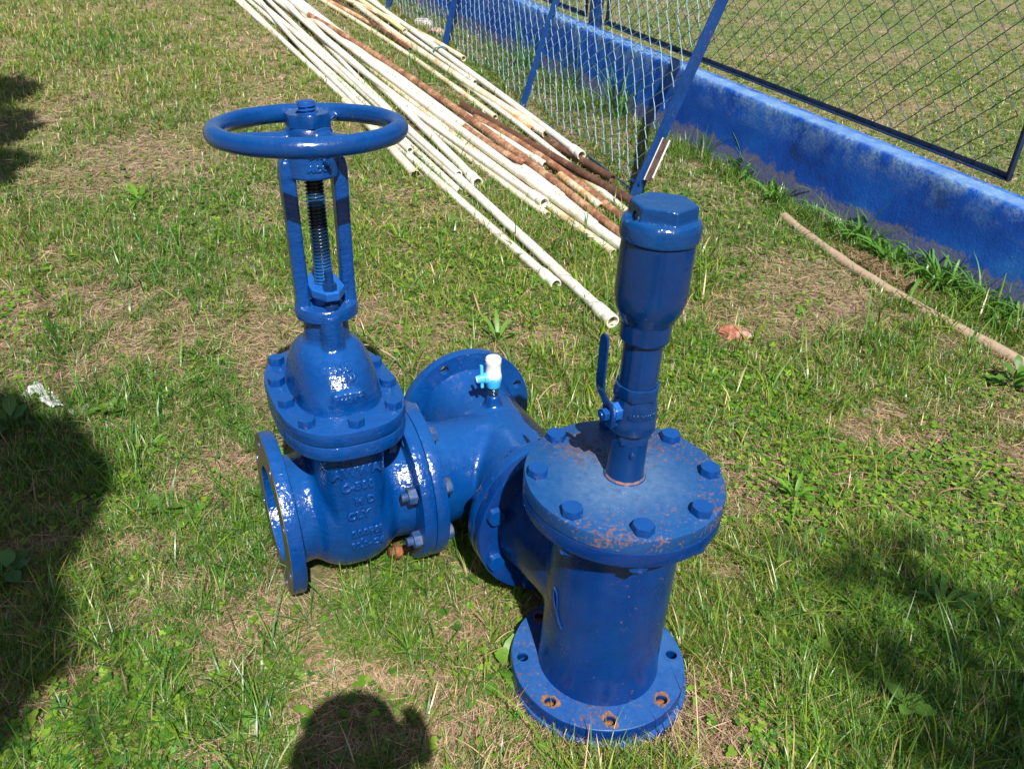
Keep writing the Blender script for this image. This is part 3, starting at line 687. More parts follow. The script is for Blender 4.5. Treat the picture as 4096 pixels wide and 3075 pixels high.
def chain(x0, x1, z0, z1, D, r, P, bulge=0., jitter=.0, seed=1):
    """chain link net. x along, z up; P(x,z,d) -> world point, d = depth offset"""
    rs = np.random.default_rng(seed); V = []; F = []; h = D/2; N = int((x1-x0)/h); ns = int((z1-z0)/h)
    for i in range(N):
        base = len(V); rows = 0; ph = i % 2
        pts = []
        for k in range(ns+1):
            z = z0+k*h; right = (k+ph) % 2
            x = x0+(i+right)*h+rs.normal(0, jitter); zz = z+rs.normal(0, jitter)
            d = (.0016 if right else -.0016)
            # each bend is a short hook through the next wire
            s = 1 if right else -1
            pts.append((x-s*h*.10, zz-h*.10, d)); pts.append((x+s*r*.9, zz, -d*1.2)); pts.append((x-s*h*.10, zz+h*.10, d))
        W = np.array([P(*p) for p in pts]); t = np.gradient(W, axis=0); t /= np.linalg.norm(t, axis=1)[:, None]+1e-9
        nd = P(0, 0, 1)-P(0, 0, 0); nd = nd/np.linalg.norm(nd); sx = np.cross(t, nd); sx /= np.linalg.norm(sx, axis=1)[:, None]+1e-9
        for p, q in zip(W, sx):
            V += [p+q*r, p+nd*r, p-q*r, p-nd*r]
        for k in range(len(W)-1):
            for j in range(4): F.append((base+k*4+j, base+k*4+(j+1) % 4, base+(k+1)*4+(j+1) % 4, base+(k+1)*4+j))
    return (V, F)
def bar(p, q, sec, up):
    """sweep a 2-D section (list of (a,b)) from p to q; a runs along up x dir, b along up"""
    p, q, up = map(lambda t: np.asarray(t, float), (p, q, up)); d = (q-p)/np.linalg.norm(q-p); b = up-d*(up@d); b /= np.linalg.norm(b); a = np.cross(d, b)
    return loft([[tuple(c+a*s+b*t) for s, t in sec] for c in (p, q)])
LSEC = lambda w, t=.004: [(0, 0), (w, 0), (w, t), (t, t), (t, w), (0, w)]
Z3 = np.array([0, 0, 1.])
def W3(s, off, h):
    x, y = wp(s, off); return np.array([x, y, float(gbase(x, y))+h])
# fence panels standing just behind the wall's top
OFFF = .155; FH = 1.55
def s_of(px, py, off):
    d = ray(px, py); n3 = np.array([nw[0], nw[1], 0]); p0 = np.array([*wp(0, off), 0]); t = ((p0-CP)@n3)/(d@n3); P = CP+d*t
    return float((P[:2]-np.array(wp(0, off)))@dw)
def chain_link_panel(s0, s1, label, seed):
    root = empty('chain_link_fence', W3(s0, OFFF, .40)); tag(root, label, 'fence panel', 'chain-link fence panels above the low wall')
    base = np.array(root.location)
    def P(x, z, d):
        q = W3(s0+x, OFFF-.006, .405+z)+np.array([nw[0], nw[1], 0])*d; return q-base
    mk('wire_mesh', chain(.012, s1-s0-.012, .0, FH-.02, .098, .0021, P, jitter=.0018, seed=seed), WIRE_D, root, smooth=True, angle=80)
    q = lambda s, h, o=0: W3(s, OFFF+o, h)-base
    mk('bottom_rail', bar(q(s0, .378), q(s1, .378), LSEC(.024), Z3), PB, root, angle=20)
    mk('top_rail', bar(q(s0, .405+FH), q(s1, .405+FH), LSEC(.024), Z3), PB, root, angle=20)
    tg = np.array([dw[0], dw[1], 0])
    mk('side_rail', bar(q(s0, .378), q(s0, .405+FH), LSEC(.024), tg), PB, root, angle=20)
    mk('side_rail', bar(q(s1, .378), q(s1, .405+FH), [(-x, -y) for x, y in LSEC(.024)], tg), PB, root, angle=20)
    return root
sB0, sB1 = s_of(2422, 76, OFFF), s_of(4040, 734, OFFF)
LP = sB1-sB0
chain_link_panel(sB0, sB1, 'long chain-link fence panel with dark frame over the wall, right of the blue post', 3)
chain_link_panel(sB0-.20-LP, sB0-.20, 'chain-link fence panel at the far end, left of the blue post', 4)
chain_link_panel(sB1+.12, sB1+.12+LP, 'chain-link fence panel at the right edge, its dark upright cut by the frame', 5)
for s, lab in ((sB0-.10, 'square blue fence post rising from the wall between two panels'), ):
    b = W3(s, .15, .30); o = mk('fence_post', bar((0, 0, 0), (0, 0, 1.75), [(-.03, -.03), (.03, -.03), (.03, .03), (-.03, .03)], np.array([dw[0], dw[1], 0])), PB2, None, angle=20); o.location = b
    tag(o, lab, 'fence post')
# ------------------------------------------------------------------ leaning chain-link panel
feet = [gpt(2560, 790), gpt(2102, 434), gpt(1787, 201)]
lean = [.39, .31, .24]
fs = [float((f[:2]-a_)@dw) for f in feet]; fo = [float((f[:2]-a_)@nw) for f in feet]
fs.append(fs[2]-1.36); fo.append(fo[2]+.10); lean.append(.17)
def LPt(s, h, d=0.):
    al = float(np.interp(-s, [-q for q in fs], lean)); of = float(np.interp(-s, [-q for q in fs], fo)); x, y = wp(s, of)
    n3 = np.array([nw[0], nw[1], 0]); dirv = n3*math.sin(al)+Z3*math.cos(al); nrm = n3*math.cos(al)-Z3*math.sin(al)
    return np.array([x, y, float(gbase(x, y))+.006])+dirv*h+nrm*d
lp = empty('leaning_wire_panel', LPt(fs[0], 0)); lb = np.array(lp.location)
tag(lp, 'loose chain-link panel of pale wire on blue angle bars, leaning against the wall', 'fence panel')
mk('wire_mesh', chain(-(fs[0]-fs[3]), -.02, .05, 1.9, .088, .0021, lambda x, z, d: LPt(fs[0]+x, z+.02*math.sin(x*9)*math.exp(-z*3), d+.018*math.sin(x*2.3+z*3)*min(1, z*2))-lb, jitter=.003, seed=9), WIRE_L, lp, angle=80)
for k, s in enumerate(fs):
    al = lean[k]; n3 = np.array([nw[0], nw[1], 0]); wdt = .060 if k == 0 else .042
    mk('upright_bar', bar(LPt(s, -.02, .0)-lb, LPt(s, 1.95, .0)-lb, LSEC(wdt, .005), np.array([-dw[0], -dw[1], 0])*1.0), PB2, lp, angle=20)
mk('bottom_bar', bar(LPt(fs[0], -.022)-lb, LPt(fs[1], -.03)-lb, LSEC(.03), Z3), PB2, lp, angle=20)
# hinge plate (rusty face, white edge) and latch pin on the near upright
br0 = LPt(fs[0], .075); dirv = LPt(fs[0], 1)-LPt(fs[0], 0); dirv /= np.linalg.norm(dirv); tg = np.array([dw[0], dw[1], 0]); nr = np.cross(tg, dirv)
Mh = frame(br0-lb+tg*.010, tg, np.cross(dirv, tg), dirv)
pl = mk('hinge_plate', xf(box(.010, .052, -.034, -.030, .0, .19), Mh), plain_mat('flaking_brown_steel', (.06, .035, .03), (.16, .10, .08), 40, .8, .6), lp, angle=20)
WEDGE = plain_mat('white_edge_paint', (.7, .7, .68), (.85, .85, .83), 40, .5, .1)
e1 = mk('painted_edge', xf(join(box(.0525, .0545, -.036, -.029, .02, .192), box(.005, .0095, -.036, -.029, -.002, .192)), Mh), WEDGE, pl, angle=20)
mk('latch_pin', xf(box(-.055, .012, -.045, -.037, .045, .057), frame(LPt(fs[0], 0)-lb, tg, np.cross(dirv, tg), dirv)), PB2, lp, angle=20)
# ------------------------------------------------------------------ PIPES
def pipe_mat(name, c1, c2, c3, st=(.38, .56, .7), rough=.42, bump=.25, sc=6.):
    m, n, l, b = newmat(name); tc = n.new('ShaderNodeTexCoord')
    oi = n.new('ShaderNodeObjectInfo'); ad = n.new('ShaderNodeVectorMath'); ad.operation = 'ADD'; l.new(tc.outputs['Object'], ad.inputs[0]); l.new(oi.outputs['Random'], ad.inputs[1])
    t = tex(n, l, 'Noise', ad.outputs[0], Scale=sc, Detail=7., Roughness=.68); t2 = tex(n, l, 'Noise', ad.outputs[0], Scale=70., Detail=4., Roughness=.7)
    s = mth(n, l, 'ADD', mth(n, l, 'MULTIPLY', t.outputs[0], .7), mth(n, l, 'MULTIPLY', t2.outputs[0], .3))
    r = ramp(n, l, s, [(st[0], c1), (st[1], c2), (st[2], c3)]); l.new(r.outputs[0], b.inputs['Base Color']); b.inputs['Roughness'].default_value = rough
    bp = n.new('ShaderNodeBump'); bp.inputs['Strength'].default_value = bump; bp.inputs['Distance'].default_value = .003; l.new(t2.outputs[0], bp.inputs['Height']); l.new(bp.outputs[0], b.inputs['Normal'])
    return m
PW = pipe_mat('weathered_white_pvc', (.74, .72, .66), (.68, .64, .55), (.46, .37, .26), (.40, .54, .68))
PC = pipe_mat('cream_stained_pvc', (.76, .72, .60), (.66, .56, .40), (.48, .30, .14), (.40, .52, .64))
PO = pipe_mat('orange_stained_pipe', (.72, .66, .54), (.50, .28, .12), (.34, .15, .06), (.38, .52, .64))
PR = pipe_mat('rusty_steel_pipe', (.09, .035, .02), (.24, .10, .05), (.52, .34, .20), (.34, .48, .62), rough=.85, bump=.9, sc=11.)
PD = pipe_mat('dark_brown_rust_pipe', (.045, .022, .014), (.11, .048, .025), (.34, .20, .12), (.38, .54, .68), rough=.85, bump=.9, sc=11.)
PY = pipe_mat('yellowish_pvc', (.78, .72, .42), (.70, .62, .34), (.6, .5, .28), (.40, .52, .64))
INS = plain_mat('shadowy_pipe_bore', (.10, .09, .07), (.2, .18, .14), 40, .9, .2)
pipes = [
 # near end px, far px (where it leaves the picture or ends), extra mid px or None, radius, material, socket?, layer z, label
 ((2453, 1287), (990, -25), [(2061, 930), (1862, 757), (1670, 565), (1300, 225)], .0210, PW, 1, .012, 'longest white pipe, its socketed end nearest the air valve'),
 ((2225, 1140), (938, -25), [(2037, 978), (1820, 785), (1691, 680), (1420, 425)], .0190, PW, 1, .0, 'white pipe ending in a lumpy socket just short of the longest one'),
 ((1663, 702), (1380, 405), [(1577, 607)], .0235, PC, 2, .0, 'short grubby white pipe with a split broken end behind the handwheel rim'),
 ((1640, 602), (1019, -25), [(1450, 430)], .0170, PW, 3, .030, 'white pipe with small open end just right of the handwheel rim'),
 ((1835, 697), (1046, -25), [(1580, 470)], .0180, PW, 3, .034, 'white pipe ending open a hand short of a wider socket'),
 ((1911, 732), (1068, -25), [(1620, 440)], .0215, PW, 1, .010, 'white pipe with a wide round socket mouth in front of the bundle'),
 ((1905, 775), (1120, -25), [(1640, 520)], .0165, PW, 0, .0, 'white pipe lying low under the wide socket mouth'),
 ((1838, 768), (963, -25), [(1600, 545)], .0165, PW, 0, .0, 'white pipe half sunk in grass, left of the longest one'),
 ((2178, 812), (1100, -25), [(2037, 719), (1899, 623), (1700, 470)], .0200, PW, 1, .026, 'white pipe with a cracked socket lying across the middle'),
 ((2190, 862), (1144, -25), [(1900, 650)], .0180, PC, 0, .0, 'cream pipe nearly buried under the cracked socket'),
 ((2510, 1000), (1130, -25), [(2242, 815), (2085, 689), (1899, 565), (1700, 420)], .0225, PW, 0, .018, 'white pipe running in behind the air valve body'),
 ((2455, 1012), (1170, -25), [(2200, 840), (1950, 640)], .0190, PC, 0, -.006, 'pale pipe half buried in grass beside the air valve'),
 ((2268, 793), (1150, -25), [(2061, 655), (1850, 500)], .0200, PW, 1, .010, 'white pipe with a frayed socket under the rust-red pipe'),
 ((2400, 903), (1165, -25), [(2150, 700), (1760, 440)], .0210, PW, 1, .004, 'white pipe with a plain end tucked behind the rusty ones'),
 ((2495, 945), (1235, 60), [(2350, 845), (2224, 735), (2091, 628), (1911, 497), (1760, 393), (1500, 218)], .0195, PR, 0, .034, 'long rust-red steel pipe lying over the white ones'),
 ((2100, 658), (1860, 508), [(1989, 597)], .0185, PR, 3, .030, 'short brown pipe with open end beneath the rust-red one'),
 ((2560, 822), (1850, 418), [(2362, 707), (2182, 611), (2001, 510)], .0205, PD, 0, .022, 'dark brown rusty pipe reaching the leaning panel bar'),
 ((2500, 882), (1900, 470), [(2380, 785), (2266, 698), (2091, 581)], .0200, PR, 0, .010, 'mottled rusty pipe ending behind the air valve cap'),
 ((2450, 715), (2180, 560), [(2326, 641)], .0200, PD, 3, .008, 'short dark rusty pipe with open mouth beside the wire panel'),
 ((2182, 662), (1640, 330), [(2001, 548), (1850, 450)], .0175, PW, 1, .0, 'thin white pipe ending open among the rusty ones'),
 ((2327, 622), (1440, -25), [(2200, 532), (2000, 374), (1767, 206), (1600, 90)], .0200, PW, 1, .034, 'rightmost white pipe, its socket beside the wire panel'),
 ((2183, 536), (1366, -25), [(2060, 452), (1941, 378), (1700, 222)], .0240, PC, 3, .012, 'cream pipe with rusty open bore next to the rightmost one'),
 ((2520, 862), (1700, 230), [(2278, 655), (2080, 505)], .0165, PW, 0, .004, 'slim white pipe passing under the dark rusty ones'),
 ((2404, 830), (2240, 700), [(2320, 763)], .0190, PO, 3, .004, 'short orange-tan stub between two rusty pipes'),
 ((2545, 880), (2250, 660), [(2400, 765)], .0190, PC, 0, -.002, 'short cream pipe beneath the dark brown pipe'),
 ((2130, 520), (1252, -25), [(1900, 362), (1640, 180), (1450, 80)], .0190, PO, 0, .010, 'orange-stained pipe in the right half of the bundle'),
 ((1980, 470), (1238, -25), [(1800, 340), (1560, 170)], .0180, PC, 0, .0, 'cream pipe in grass left of the orange-stained one'),
 ((1640, 200), (1290, -25), [(1480, 90)], .0175, PD, 0, .016, 'dark red rusty pipe at the top among cream pipes'),
 ((1620, 125), (1400, -25), [(1520, 55)], .0200, PY, 0, .030, 'yellowish pipe at the top of the bundle'),
 ((1855, 235), (1320, -25), [(1700, 150), (1500, 45)], .0200, PC, 0, .026, 'cream pipe tied to its neighbour with blue wire'),
 ((1560, 62), (1465, -25), [], .0180, PC, 0, .006, 'outermost cream pipe at the top beside the wall'),
 ((1900, 330), (1620, 130), [(1760, 232)], .0165, PW, 0, .018, 'short white pipe tapering between two cream ones'),
 ((1240, 262), (915, -25), [(1060, 105)], .0150, PW, 0, -.004, 'leftmost thin white pipe at the top, half hidden in grass'),
]
def pipe_pts(near, far, mids, r, z):
    px = [near]+mids+[far]; P = []
    for i, (x, y) in enumerate(px):
        p = gpt(x, y, z+r); P.append(p)
    P = np.array(P)
    # straighten: fit a low-order curve through the points by arc length
    s = np.concatenate([[0], np.cumsum(np.linalg.norm(np.diff(P, axis=0), axis=1))]); t = np.linspace(0, s[-1]+(1.8 if far[1] < 0 else 0), max(8, int(s[-1]/.18)))
    deg = min(2, len(P)-1); wts = np.ones(len(P)); wts[0] = 3
    out = np.stack([np.polyval(np.polyfit(s, P[:, k], deg, w=wts), t) for k in range(2)], 1)
    zz = gbase(out[:, 0], out[:, 1])+z+r
    return np.column_stack([out, zz])
for near, far, mids, r, mat, sock, z, lab in pipes:
    r = r*.94
    P = pipe_pts(near, far, mids, r, z)
    g = tube(P, r, 16, cap=False); base = P[0].copy()
    d = P[0]-P[1]; d /= np.linalg.norm(d)
    o = mk('pipe', xf(g, T(*-base)), mat, None, angle=60); o.location = base
    tag(o, lab, 'pipe', 'pipes stacked in the grass')
    Me = axis_frame((0, 0, 0), d)
    if sock in (1,):
        R1 = r*1.24
        mk('socket', xf(lathe([(r*.98, -.115), (R1*.94, -.105), (R1, -.098), (R1, -.05), (R1*.93, -.047), (R1*.93, -.040), (R1*1.02, -.036), (R1*1.02, -.004), (R1*.98, 0), (R1*.80, 0), (R1*.78, -.004), (r*.85, -.03), (r*.80, -.09)], 20), Me), mat, o, angle=50)
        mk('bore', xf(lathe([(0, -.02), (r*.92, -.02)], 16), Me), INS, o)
    elif sock == 2:
        g2 = lathe([(r*.99, -.06), (r*1.05, -.04), (r*1.16, .0), (r*1.08, .001), (r*.9, -.03), (r*.85, -.06)], 20)
        g2 = (np.array([(x*(1+.25*math.sin(2*math.atan2(y, x)+.6)*max(0, (zz+.06)/.06)), y, zz+(.016*math.sin(3*math.atan2(y, x)) if zz > -.01 else 0)) for x, y, zz in g2[0]]), g2[1])
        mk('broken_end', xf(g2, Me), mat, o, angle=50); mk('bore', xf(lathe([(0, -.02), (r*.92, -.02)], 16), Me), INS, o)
    else:
        mk('open_end', xf(lathe([(r, -.002), (r, .0008), (r*.80, .0008), (r*.78, -.05)], 16), Me), mat, o, angle=50)
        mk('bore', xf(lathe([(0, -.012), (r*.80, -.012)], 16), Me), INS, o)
# blue wire tie
tp = gpt(1763, 206, .05); dd = gpt(1700, 160, .05)-tp
o = mk('wire_tie', join(*[tube([(k*.008+.004*math.sin(t*3), .052*math.cos(t), .030*math.sin(t)) for t in np.linspace(0, 2*PI, 22)], .0032, 6) for k in (-1, 0, 1)]), plain_mat('dark_teal_wire', (.01, .07, .09), (.02, .12, .14), 30, .4, 0.), None)
o.matrix_world = Matrix(axis_frame(tp, (0, 0, 1), dd).tolist()); tag(o, 'loop of dark teal wire tied round two white pipes', 'wire tie')
# half-buried beige pipe along the wall
bp_ = [(3130, 862), (3225, 932), (3323, 1008), (3442, 1087), (3577, 1172), (3745, 1258), (3903, 1347), (4096, 1452), (4200, 1520)]
P = np.array([gpt(x, y, .012) for x, y in bp_]); t = np.linspace(0, 1, 30); si = np.linspace(0, 1, len(P))
P2 = np.column_stack([np.polyval(np.polyfit(si, P[:, k], 3), t) for k in range(2)]); P2 = np.column_stack([P2, gbase(P2[:, 0], P2[:, 1])+.006+.004*np.sin(t*9)])
BEI = pipe_mat('mud_caked_beige_pipe', (.40, .30, .21), (.33, .24, .165), (.20, .14, .09), rough=.8, bump=.6)
o = mk('buried_pipe', xf(tube(P2, .0185, 16, radii=[.0215*(1+.06*math.sin(i*1.7)) for i in range(30)]), T(*-P2[0])), BEI, None, angle=60); o.location = P2[0]
tag(o, 'muddy beige pipe half buried along the foot of the blue wall', 'pipe')
# ------------------------------------------------------------------ brick shard, plastic scrap, stones
def rock(r, seed, sq=(1, 1, .7), sub_=3, amp=.28):
    bm = bmesh.new(); bmesh.ops.create_icosphere(bm, subdivisions=sub_, radius=1)
    rs = np.random.default_rng(seed); pl_ = [(lambda q: q/np.linalg.norm(q))(rs.normal(size=3)) for _ in range(9)]; dd_ = rs.uniform(.62, .95, 9)
    for v_ in bm.verts:
        p = np.array(v_.co)
        for q, k in zip(pl_, dd_):
            e = p@q-k
            if e > 0: p = p-q*e*.92
        p = p*(1+amp*.25*(float(noise2(p[0]*2+p[2], p[1]*2-p[2], 2.2, seed))-.5)); v_.co = Vector((p*np.array(sq)*r).tolist())
    g = ([tuple(v_.co) for v_ in bm.verts], [tuple(q.index for q in f.verts) for f in bm.faces]); bm.free(); return g
BR = plain_mat('broken_red_brick', (.26, .08, .05), (.34, .14, .09), 28, .95, 1., c3=(.55, .38, .32), stops=(.4, .52), dist=.006)
p = gpt(2935, 1335, .015); o = mk('brick_shard', join(xf(rock(.042, 5, (1.1, .8, .75)), T(-.012, 0, 0)), xf(rock(.030, 8, (1., .9, .8)), T(.030, -.012, -.002))), BR, None, angle=25); o.location = p; tag(o, 'broken piece of red brick lying in the grass right of the air valve', 'brick')
STN = plain_mat('pale_limestone', (.42, .38, .32), (.62, .58, .52), 22, .9, .6)
for i, (x, y, r, lab) in enumerate([(1697, 95, .085, 'whitish rock behind the wire panel near the top'), (1745, 130, .07, 'brownish rock in front of the wall at its far end'), (3350, 885, .030, 'small pale stone by the wall base above the buried pipe')]):
    p = gpt(x, y, .02); o = mk('stone', rock(r, 30+i, (1, .8, .6)), STN if i != 1 else plain_mat('brown_rock', (.25, .16, .10), (.42, .30, .2), 15, .9, .6), None, angle=30); o.location = p; tag(o, lab, 'stone', None)
# crumpled plastic scrap
def scrap():
    nx, ny = 46, 18; V = []; F = []
    for j in range(ny):
        for i in range(nx):
            a, b = i/(nx-1), j/(ny-1)
            wdt = .050*(1-.45*math.sin(a*PI*2.2)**2)+.006*math.sin(a*23)
            x = (a-.5)*.215; y = (b-.5)*wdt*1.5-.05*(a-.4)+.010*math.sin(a*9)
            z = .014+.014*math.sin(a*4+b*2)+.008*float(noise2(a*3, b, 6, 41)-.5)*2+.007*float(noise2(a*4, b*1.5, 16, 42)-.5)*2+.022*max(0, 1-abs(a-.12)/.16)*math.sin(b*PI)
            V.append((x, y, max(.004, z)))
    for j in range(ny-1):
        for i in range(nx-1):
            k = j*nx+i
            if float(noise2(i, j, .23, 44)) > .80: continue
            F.append((k, k+1, k+nx+1, k+nx))
    return (V, F)
m, n, l, b = newmat('milky_plastic_film'); tcp = n.new('ShaderNodeTexCoord'); t1_ = tex(n, l, 'Noise', tcp.outputs['Object'], Scale=50., Detail=5.)
rr = ramp(n, l, t1_.outputs[0], [(.35, (.26, .30, .26)), (.6, (.42, .43, .43))]); l.new(rr.outputs[0], b.inputs['Base Color']); b.inputs['Roughness'].default_value = .35
bpn = n.new('ShaderNodeBump'); bpn.inputs['Strength'].default_value = .8; bpn.inputs['Distance'].default_value = .004; l.new(t1_.outputs[0], bpn.inputs['Height']); l.new(bpn.outputs[0], b.inputs['Normal'])
p = gpt(232, 1618); o = mk('plastic_scrap', scrap(), m, None, angle=30); o.location = p+np.array([0, 0, .004]); o.rotation_euler = (0, 0, -.22); o.scale = (.95, .8, .8); tag(o, 'crumpled strip of milky plastic lying in the grass at the left edge', 'plastic scrap')
# ------------------------------------------------------------------ VEGETATION
def bulk_mesh(name, V, F, colr, mat, label=None, kind=None, cat=None, loc=None, parent=None):
    V = np.asarray(V, np.float32); F = np.asarray(F, np.int32); k = F.shape[1]
    me = bpy.data.meshes.new(name); me.vertices.add(len(V)); me.vertices.foreach_set('co', V.ravel()); me.loops.add(F.size); me.loops.foreach_set('vertex_index', F.ravel())
    me.polygons.add(len(F)); me.polygons.foreach_set('loop_start', np.arange(0, F.size, k, dtype=np.int32)); me.update(calc_edges=True); me.shade_smooth()
    A = me.attributes.new('tint', 'FLOAT_COLOR', 'POINT'); c4 = np.ones((len(V), 4), np.float32); c4[:, :3] = colr; A.data.foreach_set('color', c4.ravel())
    me.materials.append(mat); o = bpy.data.objects.new(name, me); COL.objects.link(o)
    if parent: o.parent = parent
    return tag(o, label, cat, None, kind)
def blades(root, az, L, lean_, curve, wid, colr, rows=4, fold=.0, colvar=.12, zlift=0.):
    """arrays of N blades -> verts, faces, colours. blade: ribbon of `rows` cross edges bending over"""
    N = len(root); t = np.linspace(0, 1, rows)[None, :]
    ang = lean_[:, None]+curve[:, None]*t                   # angle from vertical along the blade
    dx = np.sin(ang)*L[:, None]/(rows-1); dz = np.cos(ang)*L[:, None]/(rows-1)
    hx = np.concatenate([np.zeros((N, 1)), np.cumsum(dx[:, :-1], 1)], 1); hz = np.concatenate([np.zeros((N, 1)), np.cumsum(dz[:, :-1], 1)], 1)
    ca, sa = np.cos(az)[:, None], np.sin(az)[:, None]
    cx = root[:, 0:1]+hx*ca; cy = root[:, 1:2]+hx*sa; cz = root[:, 2:3]+hz+zlift
    W = wid[:, None]*np.where(t < .25, .75+t, 1.0)*(1-t**2.2*.92)
    sx, sy = -sa*W*.5, ca*W*.5
    tw = (rng.uniform(-.5, .5, N))[:, None]*W
    A = np.stack([cx-sx, cy-sy, cz-tw*.5], -1); B = np.stack([cx+sx, cy+sy, cz+tw*.5], -1)
    V = np.stack([A, B], 2).reshape(-1, 3)
    base = (np.arange(N)*rows*2)[:, None]; k = np.arange(rows-1)[None, :]*2
    F = np.stack([base+k, base+k+1, base+k+3, base+k+2], -1).reshape(-1, 4)
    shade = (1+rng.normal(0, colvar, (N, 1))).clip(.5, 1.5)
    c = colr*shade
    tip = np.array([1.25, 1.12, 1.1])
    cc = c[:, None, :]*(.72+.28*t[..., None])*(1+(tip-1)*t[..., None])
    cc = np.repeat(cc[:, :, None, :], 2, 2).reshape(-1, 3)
    return V, F, cc
def campts(x, y, z):
    q = (np.stack([x, y, z], -1)-CP) @ RM.T
    d = -q[..., 2]; px = 2048+FPX*q[..., 0]/np.maximum(d, .05); py = 1537.5-FPX*q[..., 1]/np.maximum(d, .05)
    return px, py, d
def scatter(n, dfun, margin=620, seed=0):
    """n candidate ground points over the visible area (+margin), thinned by distance and dfun"""
    rs = np.random.default_rng(seed); out = []; tot = 0
    while tot < n:
        K = 400000
        # sample in a wedge: depth distribution ~ 1/d
        uu = rs.uniform(0, 1, K); dmin, dmax = .55, 12.
        y = -1.1+dmin*(dmax/dmin)**(uu**.86); x = rs.uniform(-1, 1, K)*(y+1.6)*.95
        z = gbase(x, y); px, py, d = campts(x, y, z)
        ok = (px > -margin) & (px < 4096+margin) & (py > -60) & (py < 3075+margin) & (d > .1)
        x, y = x[ok], y[ok]
        keep = rs.uniform(0, 1, len(x)) < dfun(x, y); x, y = x[keep], y[keep]
        out.append(np.stack([x, y], 1)); tot += len(x)
    P = np.concatenate(out)[:n]; return P
def bare(x, y):
    """0 = bare soil, 1 = thick turf"""
    a = noise2(x, y, 1.9, 51)*.40+noise2(x, y, 5.3, 52)*.28+noise2(x, y, 16, 53)*.32
    v_ = np.clip((a-.34)/.17, .06, 1); fr = np.clip((np.hypot(x-CP[0], y-CP[1])-3)/3, 0, 1); v_ = v_+(1-v_)*.45*fr
    for bx, by, br in BARE: v_ = v_*(1-.93*np.exp(-(((x-bx)**2+(y-by)**2)/br**2)**1.5))
    return v_
def _b(px, py, r): q = gpt(px, py); return (q[0], q[1], r)
BARE = [_b(1150, 2470, .10), _b(930, 2600, .09), _b(1180, 2300, .07), _b(2700, 2850, .10), _b(2850, 2900, .12), _b(1900, 2960, .16), _b(2900, 2300, .05), _b(3050, 1950, .16), _b(3200, 2080, .14), _b(3060, 1300, .20), _b(620, 600, .35), _b(430, 700, .3), _b(850, 1900, .09), _b(60, 2950, .1), _b(3900, 1900, .12), _b(2980, 3010, .12), _b(3450, 2010, .09), _b(1350, 2350, .05), _b(3150, 1150, .16), _b(3300, 1230, .14)]
def inside(x, y):
    m = (np.hypot(x, y) < .183)
    q = np.stack([x-GC[0], y-GC[1]], -1); a = q@u[:2]; b2 = q@v[:2]
    m |= (np.abs(a) < .12) & (b2 > .05) & (b2 < .155)
    # wall strip
    o_ = (x-a_[0])*nw[0]+(y-a_[1])*nw[1]; m |= (o_ > -.004) & (o_ < .14)
    return m
VEG = veg_mat('grass_blade', rough=.34, transl=.34)
STRAW = veg_mat('dry_straw', rough=.75, transl=.15)
LEAF = veg_mat('clover_leaf', rough=.45, transl=.3)
def behind(x, y): return ((x-a_[0])*nw[0]+(y-a_[1])*nw[1]) > .1
def palette(x, y, n, green, dry, pdry):
    k = (rng.uniform(0, 1, n) < pdry)[:, None]
    gi = green[rng.integers(0, len(green), n)]; di = dry[rng.integers(0, len(dry), n)]
    return np.where(k, di, gi)
GREEN = np.array([(.10, .235, .018), (.135, .27, .022), (.07, .20, .03), (.18, .29, .022), (.05, .165, .025), (.22, .32, .04), (.12, .27, .07)])
DRY = np.array([(.50, .40, .22), (.42, .33, .18), (.34, .25, .14), (.60, .50, .32)])
def grow(n, dens, seed, Lr, wr, rows=4, tuft=0.6, name='', pdry=.13, spread=.02):
    nt_ = int(n*tuft/9)
    C = scatter(nt_, lambda x, y: dens(x, y)*bare(x, y), seed=seed)
    root = np.repeat(C, 9, 0); a0 = rng.uniform(0, 2*PI, len(root)); rr_ = np.abs(rng.normal(0, .007, len(root)))
    azt = a0.copy(); root = root+np.stack([np.cos(a0), np.sin(a0)], 1)*rr_[:, None]
    S = scatter(n-len(root), lambda x, y: dens(x, y)*bare(x, y)**.8, seed=seed+1)
    R = np.concatenate([root, S]); az = np.concatenate([azt, rng.uniform(0, 2*PI, len(S))])
    ok = ~inside(R[:, 0], R[:, 1]); R = R[ok]; az = az[ok]; N = len(R)
    z = gz(R[:, 0], R[:, 1])-.003; root = np.column_stack([R, z])
    q = campts(R[:, 0], R[:, 1], z)[2]
    hgt = .65+.7*noise2(R[:, 0], R[:, 1], 2.4, 61)
    bh = behind(R[:, 0], R[:, 1])
    L = rng.uniform(Lr[0], Lr[1], N)*hgt*np.where(rng.uniform(0, 1, N) < .07, 1.7, 1.)*(1+.45*np.clip((q-2)/3, 0, 1))*np.where(bh, .6, 1.)
    near_wall = np.clip(1-np.abs(((R[:, 0]-a_[0])*nw[0]+(R[:, 1]-a_[1])*nw[1])+.08)/.10, 0, 1)
    L = L*(1+.8*near_wall)
    wid = rng.uniform(wr[0], wr[1], N)*np.clip(q/2.1, .85, 2.6)
    lean_ = rng.uniform(.12, 1.0, N); cur = rng.uniform(.2, 1.5, N)
    far = np.clip((q-2.2)/4, 0, 1); pd = pdry+.06*far+.02*bh+.16*(1-bare(R[:, 0], R[:, 1]))
    col = palette(R[:, 0], R[:, 1], N, GREEN, DRY, pd)
    mm = (noise2(R[:, 0], R[:, 1], 1.3, 63)[:, None]-.5)
    col = col*(1+mm*np.array([.7, .30, .5]))
    return blades(root, az, L, lean_, cur, wid, col, rows)
def dens_near(x, y): d = np.hypot(x-CP[0], y-CP[1]); return np.clip((1.7/np.maximum(d, .5))**.35, 0, 1)
V, F, c = grow(650000, dens_near, 101, (.016, .048), (.0011, .0026), name='g')
